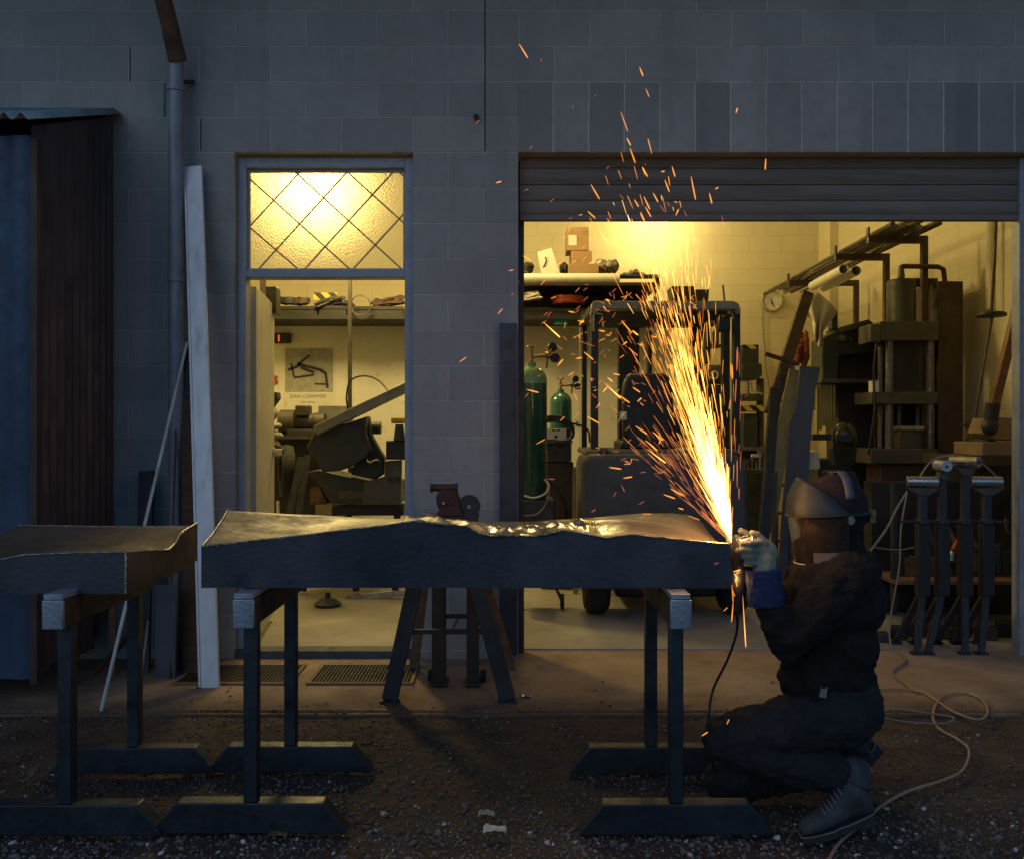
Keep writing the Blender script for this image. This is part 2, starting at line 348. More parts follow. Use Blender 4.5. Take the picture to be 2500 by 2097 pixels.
# gravel as one mesh of small stones
def gravel():
    rs = np.random.RandomState(3)
    ph = (1 + 5 ** .5) / 2
    iv = np.array([(-1, ph, 0), (1, ph, 0), (-1, -ph, 0), (1, -ph, 0), (0, -1, ph), (0, 1, ph), (0, -1, -ph), (0, 1, -ph), (ph, 0, -1), (ph, 0, 1), (-ph, 0, -1), (-ph, 0, 1)]) / 1.9
    fi = np.array([(0, 11, 5), (0, 5, 1), (0, 1, 7), (0, 7, 10), (0, 10, 11), (1, 5, 9), (5, 11, 4), (11, 10, 2), (10, 7, 6), (7, 1, 8), (3, 9, 4), (3, 4, 2), (3, 2, 6), (3, 6, 8), (3, 8, 9), (4, 9, 5), (2, 4, 11), (6, 2, 10), (8, 6, 7), (9, 8, 1)])
    n = 42000
    x = rs.uniform(-2.6, 2.6, n); y = 2.2 + 2.1 * rs.uniform(0, 1, n) ** 1.1
    size = rs.lognormal(math.log(.0050), .44, n).clip(.0018, .0145)
    size *= np.where(y > 3.5, .8, 1.0)
    size *= .85
    keep = (rs.uniform(0, 1, n) < np.interp(y, [2.2, 2.95, 3.3, 4.1, 4.15, 4.3], [1, 1, .7, .6, .16, .01]))
    x, y, size = x[keep], y[keep], size[keep]; n = len(x)
    V = iv[None] * (1 + rs.uniform(-.28, .28, (n, 12, 1)))
    V = V * (size[:, None] * np.stack([rs.uniform(.8, 1.5, n), rs.uniform(.7, 1.2, n), rs.uniform(.45, .9, n)], 1))[:, None, :] if False else V * (np.stack([rs.uniform(.8, 1.5, n), rs.uniform(.7, 1.2, n), rs.uniform(.45, .9, n)], 1) * size[:, None])[:, None, :]
    a = rs.uniform(0, 6.28, n); ca, sa = np.cos(a)[:, None], np.sin(a)[:, None]
    X = V[..., 0] * ca - V[..., 1] * sa; Yv = V[..., 0] * sa + V[..., 1] * ca
    tl = rs.uniform(-.5, .5, (n, 1)); Z = V[..., 2] + X * tl
    zz = np.array([0.0 if b_ > 4.10 else yard((a_ + 3.4) / 6.8, (b_ - 1.6) / 2.62).z for a_, b_ in zip(x, y)])
    co = np.stack([X + x[:, None], Yv + y[:, None], Z + (zz + size * .25)[:, None]], 2).reshape(-1, 3)
    F = (fi[None] + 12 * np.arange(n)[:, None, None]).reshape(-1)
    me = bpy.data.meshes.new('gravel'); me.vertices.add(len(co)); me.vertices.foreach_set('co', co.ravel())
    nf = n * 20; me.loops.add(nf * 3); me.loops.foreach_set('vertex_index', F.astype(np.int32)); me.polygons.add(nf)
    me.polygons.foreach_set('loop_start', np.arange(nf, dtype=np.int32) * 3); me.polygons.foreach_set('loop_total', np.full(nf, 3, dtype=np.int32))
    me.update(calc_edges=True); me.validate()
    m = bpy.data.materials.new('stone'); m.use_nodes = True; t = m.node_tree; b = t.nodes['Principled BSDF']
    geo = N(t, 'ShaderNodeNewGeometry'); cr = N(t, 'ShaderNodeValToRGB'); t.links.new(geo.outputs['Random Per Island'], cr.inputs[0])
    els = cr.color_ramp.elements
    for p, c in ((0, (.06, .055, .052)), (.3, (.13, .122, .12)), (.55, (.15, .105, .08)), (.75, (.21, .20, .19)), (.93, (.19, .175, .16)), (1, (.28, .26, .24))):
        e = els[0] if p == 0 else (els[1] if p == 1 else els.new(p)); e.color = c + (1,)
    els[0].position = 0
    n1 = N(t, 'ShaderNodeTexNoise'); n1.inputs['Scale'].default_value = 2.2; n1.inputs['Detail'].default_value = 5
    tc = N(t, 'ShaderNodeTexCoord'); t.links.new(tc.outputs['Object'], n1.inputs['Vector'])
    sp = N(t, 'ShaderNodeSeparateXYZ'); t.links.new(tc.outputs['Object'], sp.inputs[0])
    far = ramp(t, sp.outputs[1], 2.85, 3.3, .25, .8)
    mu = N(t, 'ShaderNodeMath', operation='MULTIPLY'); t.links.new(ramp(t, n1.outputs[0], .32, .55, .35, 1), mu.inputs[0]); t.links.new(far, mu.inputs[1])
    t.links.new(mixc(t, mu.outputs[0], cr.outputs[0], (.085, .052, .036)), b.inputs['Base Color'])
    b.inputs['Roughness'].default_value = .8
    me.materials.append(m)
    o = bpy.data.objects.new('gravel', me); COL.objects.link(o)
    tag(o, 'loose grey and brown gravel strewn over the yard', None, kind='stuff')
gravel()

# ------------------------------------------------------------------ workshop building
B = thing('workshop_building', (0, 0, 0), 'grey concrete block workshop with open door and half raised roller shutter', 'building')
DX0, DX1, DTOP = -1.567, -.558, 2.851
RX0, RX1 = .035, 3.06
H = 4.35
mb = MB()
for a in ((-6, DX0, 0, H), (DX0, DX1, DTOP, H), (DX1, RX0, 0, H), (RX0, RX1, 3.251, H), (RX1, 6, 0, H)):
    mb.bb(a[0], a[1], WY, WY + WT, a[2], a[3])
mb.build('wall', m_block, B)
MB().bb(RX0, RX1, WY - .001, WY + WT, DTOP, 3.251).build('lintel_course', m_lintel, B)
MB().bb(-.157, -.149, WY - .0025, WY + .01, 2.86, H).build('control_joint', m_dark, B)
for (a, b_, c, d) in ((265, 0, 112, 200), (341, 0, 200, 285), (417, 0, 285, 362)):   # open perpend joints
    q = P(a * 1.19 if False else a, c, WY)
jm = MB()
for px, y0, y1 in ((317, 114, 200), (402, 203, 286), (490, 290, 368)):
    jm.pbox(px - 1.6, px + 1.6, y0, y1, WY - .002, .01)
jm.build('open_joint', m_dark, B)
MB().cyl(P(1163, 286, WY - .03), P(1163, 286, WY + .01), .016, n=14).build('wall_plug', m_dark, B)
MB().beam(P(455, 201, WY - .07), P(470, 201, WY - .002), .03, .02).build('wall_bracket', m_dark, B)
MB().bb(-3.3, 3.95, 11.0, 11.2, 0, 4.7).build('back_wall', m_cream, B)
mb = MB(); mb.bb(3.84, 3.96, 5.28, 11.0, 0, 4.7)
mb.build('side_wall', m_cream_side, B)
mb = MB(); mb.bb(3.74, 3.84, 10.6, 11.0, 0, 4.7); mb.build('pilaster', m_cream_side, B)
MB().bb(-3.4, -3.28, 5.28, 11.0, 0, 4.7).build('side_wall', m_cream_side, B)
MB().bb(RX0 - .3, RX1 + .9, 5.272, 5.28, 0, .01).build('floor_strip', m_concrete, B)
MB().bb(-3.5, 4.1, 5.0, 11.3, 4.7, 4.8).build('ceiling', m_white, B)
MB().bb(-6.2, 6.2, 4.35, 5.3, 4.35, 4.45).build('eave', m_darkbrown, B)
MB().bb(-6.2, 6.2, 4.27, 4.35, 4.33, 4.47).build('gutter', m_pipe, B)
# door frame
fr = MB(); FY = WY + .055
x0, x1 = P(582, 0, FY).x, P(1006, 0, FY).x
zt = P(0, 386, FY).z; zg1 = P(0, 410, FY).z; zg0 = P(0, 659, FY).z; zm = P(0, 678, FY).z
xl = P(604, 0, FY).x; xr = P(988, 0, FY).x
fr.bb(DX0, xl - .01, FY, FY + .10, .04, zt); fr.bb(xr, DX1, FY, FY + .10, .04, zt)
fr.bb(xl - .01, xr, FY, FY + .10, zg1, zt); fr.bb(xl - .01, xr, FY, FY + .10, zm, zg0)
df = fr.build('door_frame', m_bluepaint, B, bevel=.004)
st = MB()
st.bb(xl - .01, xl + .006, FY + .03, FY + .05, zg0, zg1); st.bb(xr - .012, xr, FY + .03, FY + .05, zg0, zg1)
st.bb(xl + .006, xr - .012, FY + .03, FY + .05, zg1 - .018, zg1); st.bb(xl + .006, xr - .012, FY + .03, FY + .05, zg0, zg0 + .012)
st.build('glazing_bead', m_bluepaint, df)
MB().bb(DX0, DX1, WY + .01, WY + .13, 0, .04).build('door_sill', M('sill_steel', (.1, .12, .15), .45, .5), df)
MB().bb(DX0 + .01, DX1 - .01, FY + .10, FY + .135, zm + .0, zt).build('inner_lining', m_doorleaf, df)
# only a rim: cut by building as four strips instead
bpy.data.objects.remove(bpy.data.objects['inner_lining'])
# pebbled transom glass: a thin slab with rough clear glass
gm = bpy.data.materials.new('obscure_glass'); gm.use_nodes = True; t = gm.node_tree; t.nodes.clear()
o_ = N(t, 'ShaderNodeOutputMaterial'); rf = N(t, 'ShaderNodeBsdfRefraction'); rf.inputs['Roughness'].default_value = .6; rf.inputs['IOR'].default_value = 1.4
rf.inputs['Color'].default_value = (.50, .47, .38, 1)
tl_ = N(t, 'ShaderNodeBsdfTranslucent'); tl_.inputs[0].default_value = (.62, .58, .36, 1)
gl = N(t, 'ShaderNodeBsdfGlossy'); gl.inputs['Roughness'].default_value = .15; gl.inputs[0].default_value = (1, 1, 1, 1)
m1 = N(t, 'ShaderNodeMixShader'); m1.inputs[0].default_value = .68; m2 = N(t, 'ShaderNodeMixShader'); m2.inputs[0].default_value = .05
n_ = N(t, 'ShaderNodeTexVoronoi'); n_.inputs['Scale'].default_value = 95; tc = N(t, 'ShaderNodeTexCoord'); t.links.new(tc.outputs['Object'], n_.inputs['Vector'])
bp = N(t, 'ShaderNodeBump'); bp.inputs['Strength'].default_value = .38; bp.inputs['Distance'].default_value = .005; t.links.new(n_.outputs['Distance'], bp.inputs['Height'])
for sh in (rf, tl_, gl): t.links.new(bp.outputs[0], sh.inputs['Normal'])
t.links.new(rf.outputs[0], m1.inputs[1]); t.links.new(tl_.outputs[0], m1.inputs[2]); t.links.new(m1.outputs[0], m2.inputs[1]); t.links.new(gl.outputs[0], m2.inputs[2]); t.links.new(m2.outputs[0], o_.inputs[0])
GY = FY + .045
mb = MB(); mb.add([(xl, GY, zg0), (xr, GY, zg0), (xr, GY, zg1), (xl, GY, zg1)], [(0, 1, 2, 3)])
tg = mb.build('transom_glass', gm, df, fix=False)
ca = MB()
def clipline(a, b):
    ax, ay = a; bx, by = b
    def ok(x, y): return 603 <= x <= 988 and 411 <= y <= 658
    pts = [(ax + (bx - ax) * k / 400, ay + (by - ay) * k / 400) for k in range(401)]
    pts = [p for p in pts if ok(*p)]
    return pts[0], pts[-1]
SC = .2952
def q(x, y): return (560 + x * SC, 340 + y * SC)
for a, b in (((100, 270), (1010, 1090)), ((480, 215), (1450, 1100)), ((910, 215), (1480, 730)), ((1350, 225), (1480, 345)), ((120, 690), (560, 1070))):
    p0, p1 = clipline(q(*a), q(*b)); ca.beam(P(*p0, GY - .004), P(*p1, GY - .004), .008, .005, up=(0, 1, 0))
lw_ = ca.build('lead_line', M('lead', (.26, .21, .07), .6), tg)
ca = MB()
for a, b in (((230, 215), (140, 320)), ((640, 215), (165, 730)), ((1010, 235), (240, 1080)), ((1400, 225), (620, 1080)), ((1470, 590), (1010, 1090))):
    p0, p1 = clipline(q(*a), q(*b)); ca.beam(P(*p0, GY + .006), P(*p1, GY + .006), .008, .005, up=(0, 1, 0))
ca.build('lead_line', M('lead_back', (.5, .42, .18), .6), tg)
# door leaf, opened inwards
hx = P(617, 0, 5.30).x; fx = P(662, 0, 6.12).x
dl = MB(); dl.beam((hx, 5.30, 1.09), (fx, 6.12, 1.09), .042, 2.08)
dlo = dl.build('door', m_doorleaf, B, bevel=.003)
h = MB(); hp = P(660, 1103, 6.04); h.cyl(hp + Vector((.0, 0, 0)), hp + Vector((.035, 0, 0)), .028, n=20); h.cyl(hp + Vector((.03, 0, 0)), hp + Vector((.085, 0, 0)), .021, .024, n=20)
h.build('handle', m_chrome, dlo)
MB().box(P(656, 736, 6.08) + Vector((.03, 0, 0)), (.07, .12, .18)).build('door_closer', m_machine, dlo, bevel=.005)
# roller shutter: ribbed curtain part lowered
rs_ = MB(); RY = WY + .10
zb = P(0, 541, RY).z + .035
def slat(u, v):
    z = zb + (2.95 - zb) * v; ph = (z - zb) / .092
    f = ph % 1
    d = .011 * math.sin(f * math.pi) ** .6 + (.0 if .1 < f < .9 else .01)
    x = RX0 + .01 + (RX1 - RX0 - .02) * u
    return Vector((x, RY - d - .004 * mnoise.noise(Vector((x * 2.3, 0, z * 4))), z + .003 * mnoise.noise(Vector((x * 1.1, 3, 0)))))
rs_.grid(slat, 40, 110)
m_shutter = M('shutter_steel', (.20, .165, .14), .6, .1, .2, 3, .1, 40, stretch=(.4, 1, 3))
sh = rs_.build('roller_shutter', m_shutter, B, fix=False, sharp=70)
MB().bb(RX0 + .01, RX1 - .01, RY - .025, RY + .02, zb - .035, zb).build('bottom_rail', m_shutter, sh, bevel=.004)
MB().bb(RX0, RX0 + .035, RY + .03, RY + .075, 0, 2.84).build('guide_rail', m_dark, sh)
MB().bb(P(2489, 0, RY - .03).x, RX1, RY - .03, RY + .05, 0, 2.84).build('guide_rail', m_pipe, sh)

# pendant lamps inside the workshop
YEL = (1.0, .73, .25)
em_bulb = emis('lit_bulb', (1, .82, .42), 30)
def pendant(x, y, z, e, label):
    r = thing('pendant_lamp', (x, y, z), label, 'lamp', 'lit high bay lamps in the workshop')
    MB().lathe((x, y, z), [(.05, .26), (.07, .24), (.09, .14), (.17, .06), (.23, -.02), (.225, -.02), (.16, .055), (.08, .13)], 32, cap=False).build('lamp_shade', m_machine, r, fix=False)
    MB().ell((x, y, z + .03), (.05, .05, .075)).build('bulb', em_bulb, r)
    MB().cyl((x, y, z + .25), (x, y, 4.7), .008, n=8).build('cord', m_black, r)
    lamp('lamp_light', (x, y, z - (.06 if y > 10 else .30)), e, YEL, .07 if y > 10 else .24, r)
    return r
pendant(1.72, 10.45, 3.95, 56, 'lit pendant lamp high up beside the back wall, above the forklift')
pendant(-1.52, 7.6, 3.45, 175, 'lit pendant lamp seen blurred through the leaded glass over the door')
pendant(.2, 7.9, 4.1, 75, 'unseen pendant lamp added as fill near the middle of the workshop ceiling')  # fill lamp added out of view above the shutter to brighten the room

# ------------------------------------------------------------------ corrugated shed, left
sx = P(0, 0, 1).x
X1 = -2.245; SY = 4.23
Sd = thing('corrugated_shed', (X1 - .8, SY, 0), 'brown and blue corrugated iron lean-to shed against the block wall', 'shed')
def corr(x, amp=.009, lam=.076): return amp * math.sin(2 * math.pi * x / lam)
mb = MB()
def side(u, v):
    y = SY + (WY - SY) * u; ztop = P(88, 292, SY).z + .10 * (1 - v) * 0 + (P(0, 272, WY).z - P(88, 292, SY).z) * u - .03
    zl = .12 + .16 * max(0, math.sin(u * 9)) * u + .03 * mnoise.noise(Vector((u * 14, 0, 0)))
    return Vector((X1 + corr(y) * 1.6, y, zl + (ztop - zl) * v))
mb.grid(side, 130, 6); sd = mb.build('side_sheet', m_shedside, Sd, fix=False)
mb = MB(); mb.grid(lambda u, v: Vector((-4.6 + (X1 - .012 + 4.6) * u, SY + corr(u * 2.35, .008, .18), .12 + (P(0, 332, SY).z - .12) * v)), 200, 2)
mb.build('front_sheet', m_shedfront, Sd, fix=False)
MB().bb(-4.6, X1 + .012, SY + .03, SY + .06, P(0, 332, SY).z - .03, P(0, 332, SY).z + .01).build('top_rail', m_dark, Sd)
MB().bb(X1 - .012, X1 + .02, SY - .012, SY + .02, .1, P(0, 340, SY).z).build('corner_angle', m_shedside, Sd)
mb = MB()
zr0, zr1 = P(88, 286, SY - .1).z, P(285, 272, WY).z
mb.grid(lambda u, v: Vector((-4.7 + (X1 + .05 + 4.7) * u, SY - .12 + (WY - SY + .11) * v, zr0 + (zr1 - zr0) * v + corr(-4.7 + (X1 + .05 + 4.7) * u, .016, .078))), 380, 2)
ro = mb.build('roof', m_shedroof, Sd, fix=False); so_ = ro.modifiers.new('s', 'SOLIDIFY'); so_.thickness = .004
MB().bb(X1 - 1.9, X1 - .02, 4.3, WY, 1.2, 1.25).build('inner_shelf', m_darkwood, Sd)

# ------------------------------------------------------------------ downpipe and things leaning by the door
D = thing('downpipe', (P(430, 0, 4.99).x, 4.99, 0), 'grey downpipe running down the block wall behind the leaning plank', 'downpipe')
xp = P(430, 0, 4.98).x
MB().tube([(xp, 4.98, .05), (xp, 4.98, P(0, 150, 4.98).z)], .041, 20).build('pipe', m_pipe, D)
for yy in (215, 680, 1200): MB().lathe((xp, 4.98, P(0, yy, 4.98).z), [(.041, -.022), (.0475, -.022), (.0475, .022), (.041, .022)], 20).build('pipe_collar', m_pipe, D)
MB().tube([(xp + .012, 4.97, P(0, 152, 4.98).z), (xp - .015, 4.90, P(0, 60, 4.98).z), (xp - .05, 4.75, P(0, -60, 4.98).z), (xp - .1, 4.4, 4.33)], [.05, .046, .046, .05], 14).build('spout', m_rust, D)

pl = MB()
b0, b1 = P(485, 1681, 4.50), P(534, 1681, 4.50); t0, t1 = P(449, 408, 5.02), P(492, 404, 5.02)
b0.z = b1.z = .0
for a, b, c, d in ((b0, b1, t1, t0),):
    nrm = Vector((0, -.022, 0))
    pl.add([a, b, c, d, a - nrm, b - nrm, c - nrm, d - nrm], [(0, 1, 2, 3), (7, 6, 5, 4), (0, 4, 5, 1), (1, 5, 6, 2), (2, 6, 7, 3), (3, 7, 4, 0)])
fl = (b1 - b0).normalized()
pl.add([b0, b0 + fl * .012, t0 + fl * .012, t0, b0 + Vector((0, -.006, 0)), b0 + fl * .012 + Vector((0, -.006, 0)), t0 + fl * .012 + Vector((0, -.006, 0)), t0 + Vector((0, -.006, 0))],
       [(0, 1, 2, 3), (7, 6, 5, 4), (0, 4, 5, 1), (1, 5, 6, 2), (2, 6, 7, 3), (3, 7, 4, 0)])
tag(pl.build('metal_plank', m_plank, bevel=.002), 'tall pale silver metal plank leaning against the wall beside the door', 'plank')
def rod(p, q_, r, mat, name, label, cat, n=8):
    return tag(MB().cyl(p, q_, r, n=n).build(name, mat), label, cat)
rp0 = G(247, 1738); rp0.z = .005; rp1 = P(456, 838, 5.0)
rod(rp0, rp1, .0085, M('galvanised_rod', (.62, .64, .66), .4, .3), 'metal_rod', 'long thin silver rod slanting from the ground to the wall by the downpipe', 'rod')
rod(P(343, 1662, 4.55) * 1, P(362, 1515, 4.75), .007, M('rusty_rod', (.35, .32, .3), .6, .3), 'metal_rod', 'short speckled rod standing below the left steel panel', 'rod')
rod(P(412, 1690, 4.65), P(432, 940, 5.0), .006, m_rust, 'metal_rod', 'thin rusty rod standing upright beside the downpipe', 'rod')
tag(MB().beam(Vector((P(358, 0, 4.86).x, 4.80, 0)), P(358, 1149, 4.97), .078, .03, up=(0, 1, 0)).build('dark_board', m_dark), 'narrow black board standing against the wall left of the downpipe', 'board')
tag(MB().pbox(379, 428, 1427, 1666, 4.68, .02).build('steel_sheet', m_bluebox), 'blue grey steel offcut standing at the foot of the downpipe', 'sheet')
tag(MB().beam(Vector((P(463, 0, 4.75).x, 4.78, 0)), P(466, 850, 5.04), .085, .04, up=(0, 1, 0)).build('dark_board', m_darkwood), 'dark timber board leaning right behind the pale plank', 'board')
tag(MB().beam(Vector((P(440, 0, 4.8).x, 4.83, 0)), P(456, 850, 5.03), .05, .04, up=(0, 1, 0)).build('dark_board', m_black), 'black steel section squeezed between downpipe and pale plank', 'board')
tag(MB().pbox(265, 281, 1470, 1650, 4.75, .02).build('timber_batten', m_wood), 'short timber batten upright under the left steel panel', 'batten')
tag(MB().beam(P(225, 1650, 4.5), P(312, 1555, 4.85), .02, .02).build('timber_batten', m_darkwood), 'thin dark stick lying slanted behind the rear trestle post', 'batten')
tag(MB().bb(-1.66, -1.62, 4.93, 4.97, .03, 1.95).build('guard_post', m_bluepaint), 'pale narrow post standing beside the door frame', 'post') if False else None
# steel channel against pillar
c0 = Vector((P(1240, 0, 5.0).x, 5.0, 0)); ch = MB()
ch.pbox(1219, 1263, 790, 1600, 4.985, .006); ch.pbox(1219, 1222, 790, 1600, 4.991, .07); ch.pbox(1260, 1263, 790, 1600, 4.991, .07)
tag(ch.build('steel_channel', M('channel_steel', (.055, .06, .075), .5, .3)), 'dark steel channel standing against the pillar beside the shutter', 'channel')
# grate mats
def grate(xa, xb, label):
    r = thing('floor_grate', ((xa + xb) / 2, 4.72, 0), label, 'grate', 'floor grates outside the door')
    f = MB(); f.bb(xa, xb, 4.55, 4.57, .0, .012); f.bb(xa, xb, 4.90, 4.92, 0, .012); f.bb(xa, xa + .02, 4.57, 4.90, 0, .012); f.bb(xb - .02, xb, 4.57, 4.90, 0, .012)
    f.build('frame', m_wood, r)
    f = MB(); n = int((xb - xa) / .018)
    for i in range(1, n): xx = xa + (xb - xa) * i / n; f.bb(xx - .003, xx + .003, 4.57, 4.90, .002, .010)
    for i in range(1, 9): yy = 4.57 + .33 * i / 9; f.bb(xa + .02, xb - .02, yy - .002, yy + .002, .001, .007)
    f.build('bars', m_dark, r); MB().bb(xa + .02, xb - .02, 4.57, 4.9, .0005, .0015).build('pit_shade', m_black, r)  # flat black sheet painted in for the dark hollow below the bars
grate(-1.04, -.5, 'square metal floor grate behind the sawhorse leg'); grate(-1.72, -1.12, 'dark metal floor grate beside the foot of the pale plank')

# ------------------------------------------------------------------ trestles
def trestle():
    r = thing('steel_trestle', (0, 0, 0), '', 'trestle', 'steel trestles carrying the folded panels')
    def foot(y0, y1, w=.31, t=.235):
        f = MB(); f.prism([(-w, 0.0), (w, 0.0), (w, .008), (t, .098), (-t, .098), (-w, .008)], y0, y1); return f
    foot(2.865, 2.925).build('foot', m_trestle, r, bevel=.004)
    foot(3.38, 3.44).build('foot', m_trestle, r, bevel=.004)
    MB().bb(-.022, .022, 2.872, 2.917, .098, .67).build('post', m_trestle, r, bevel=.003)
    MB().bb(-.022, .022, 3.388, 3.433, .098, .67).build('post', m_trestle, r, bevel=.003)
    MB().bb(-.032, .032, 2.806, 3.50, .672, .760).build('crossbar', m_darkbrown, r, bevel=.004)  # dark brown stands in for the bar's shaded side
    MB().bb(-.033, .033, 2.798, 2.812, .670, .761).build('lit_bar_end', m_galvanised, r, bevel=.003)  # bright piece paints the sky light on the bar's front end
    MB().bb(-.030, .030, 2.802, 3.49, .762, .779).build('packer_strip', m_galvanised, r, bevel=.002)
    return r
T0 = trestle(); T0.location = (.525, 0, 0); T0['label'] = 'steel trestle at the right, beside the kneeling person'
T1 = dup(T0, (-.838 - .525, .01, 0), 'steel trestle in the middle, carrying the left end of the long panel')
T2 = dup(T0, (-1.425 - .525, -.005, 0), 'leftmost steel trestle, carrying the cut-off panel')

# ------------------------------------------------------------------ long folded steel panel
def interp(tab, x): return float(np.interp(x, [a for a, _ in tab], [b for _, b in tab]))
FYB, RYB = 2.90, 3.36
ft = [(492, 1333), (600, 1322), (750, 1305), (900, 1288), (1010, 1272), (1070, 1278), (1140, 1285), (1170, 1300), (1195, 1307), (1300, 1308), (1330, 1303), (1375, 1294), (1420, 1301), (1480, 1312), (1540, 1304), (1570, 1306), (1650, 1316), (1783, 1328)]
bt = [(555, 1246), (700, 1254), (900, 1263), (1010, 1268), (1100, 1273), (1300, 1272), (1420, 1265), (1500, 1258), (1570, 1252), (1640, 1252), (1680, 1256), (1716, 1275)]
fz = [(P(a, b, FYB).x, P(a, b, FYB).z) for a, b in ft]
bz = [(P(a, b, RYB).x, P(a, b, RYB).z) for a, b in bt]
XA, XB = fz[0][0], fz[-1][0]; BA, BBx = bz[0][0], bz[-1][0]
ZBOT = P(0, 1434, FYB).z
def topsurf(u, v):
    xf = XA + (XB - XA) * u; xb = BA + (BBx - BA) * u
    zf = interp(fz, xf); zb_ = interp(bz, xb)
    x = xf + (xb - xf) * v; y = FYB + (RYB - FYB) * v
    z = zf + (zb_ - zf) * v
    s = math.sin(math.pi * v)
    # a dished left end, a creased middle and a long leaf-shaped fold at the right
    z -= s * .030 * math.exp(-((u - .18) / .16) ** 2)
    z += s * .016 * math.exp(-((u - .38) / .10) ** 2)
    if .38 < u < .74:
        z += .007 * s * math.sin(u * 95 + v * 9) + .014 * mnoise.noise(Vector((u * 30, v * 6, 1))) * s
    k = (u - .68) / .32
    if k > 0:
        ridge = .25 + .5 * (1 - k); z += .022 * s * math.exp(-((v - ridge) / .10) ** 2) * min(1, k * 6) * (1.1 - k) - .018 * s * math.exp(-((v - ridge * .45) / .12) ** 2) * min(1, k * 5)
    z += .0025 * mnoise.noise(Vector((u * 9, v * 4, 7)))
    if u > .95: z -= (u - .95) * .5 * s
    if v < .03 and .42 < u < .86: y -= .006 + .006 * math.sin(u * 60)
    return Vector((x, y, z))
PN = thing('folded_steel_panel', (0, 3.1, ZBOT), 'long folded steel panel with crumpled polished top, being ground at its right end', 'steel panel')
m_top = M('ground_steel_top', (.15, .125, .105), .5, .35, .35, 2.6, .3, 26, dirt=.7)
t = m_top.node_tree; bs = t.nodes['Principled BSDF']      # the crumpled middle is ground bright
tc = N(t, 'ShaderNodeTexCoord'); sp = N(t, 'ShaderNodeSeparateXYZ'); t.links.new(tc.outputs['Object'], sp.inputs[0])
n8 = N(t, 'ShaderNodeTexNoise'); n8.inputs['Scale'].default_value = 7; n8.inputs['Detail'].default_value = 6; t.links.new(tc.outputs['Object'], n8.inputs['Vector'])
ax_ = N(t, 'ShaderNodeMath', operation='MULTIPLY_ADD'); t.links.new(n8.outputs[0], ax_.inputs[0]); ax_.inputs[1].default_value = .25; t.links.new(sp.outputs[0], ax_.inputs[2])
mm_ = N(t, 'ShaderNodeMath', operation='MULTIPLY'); t.links.new(ramp(t, ax_.outputs[0], -.08, .06), mm_.inputs[0]); t.links.new(ramp(t, ax_.outputs[0], .42, .50, 1, 0), mm_.inputs[1])
ro_src = bs.inputs['Roughness'].links[0].from_socket
mr_ = N(t, 'ShaderNodeMix'); t.links.new(mm_.outputs[0], mr_.inputs[0]); t.links.new(ro_src, mr_.inputs[2]); mr_.inputs[3].default_value = .2; t.links.new(mr_.outputs[0], bs.inputs['Roughness'])
me_ = N(t, 'ShaderNodeMix'); t.links.new(mm_.outputs[0], me_.inputs[0]); me_.inputs[2].default_value = .35; me_.inputs[3].default_value = 1; t.links.new(me_.outputs[0], bs.inputs['Metallic'])
bc_ = bs.inputs['Base Color'].links[0].from_socket; t.links.new(mixc(t, mm_.outputs[0], bc_, (.52, .44, .38)), bs.inputs['Base Color'])
ts = MB(); ts.grid(topsurf, 220, 26); o = ts.build('top_sheet', m_top, PN, fix=False, sharp=60)
sm = o.modifiers.new('s', 'SOLIDIFY'); sm.thickness = .003; sm.offset = -1
fb = MB(); n = 150
def skirt(v, y, zlow, zoff=-.002):
    tops = [topsurf(i / n, v) for i in range(n + 1)]
    vs = [(p.x, y, p.z + zoff) for p in tops] + [(p.x, y, zlow) for p in tops]
    fb.add(vs, [(i, i + 1, n + 2 + i, n + 1 + i) for i in range(n)])
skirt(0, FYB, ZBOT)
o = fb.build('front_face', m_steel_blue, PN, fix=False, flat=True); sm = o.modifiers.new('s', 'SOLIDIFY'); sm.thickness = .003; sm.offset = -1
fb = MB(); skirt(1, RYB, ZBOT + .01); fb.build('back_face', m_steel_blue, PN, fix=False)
for u in (0, 1):
    e = MB(); tp = [topsurf(u, j / 22) for j in range(23)]
    vs = [(p.x, p.y, p.z - .002) for p in tp] + [(p.x, p.y, ZBOT + .001) for p in tp]
    e.add(vs, [(i, i + 1, 24 + i, 23 + i) for i in range(22)]); e.build('end_face', m_brownsteel if u == 0 else m_steel_blue, PN, fix=False, flat=True)
MB().bb(XA + .02, XB - .02, FYB + .02, RYB - .02, ZBOT + .002, ZBOT + .006).build('bottom_sheet', m_steel_blue, PN)
# ground bright edge along front fold
ed = MB(); pts = [topsurf(i / 200, 0) + Vector((0, -.0015, .001)) for i in range(0, 201)]
ed.tube(pts, .0024, 6); ed.build('ground_edge', M('bright_ground_steel', (.55, .47, .36), .3, 1, .4, 12, .3, dirt=.9), PN)
ed = MB(); pts = [topsurf(0, j / 30) + Vector((0, 0, .001)) for j in range(31)]
ed.tube(pts, .0026, 6); ed.build('ground_edge', m_galvanised, PN)

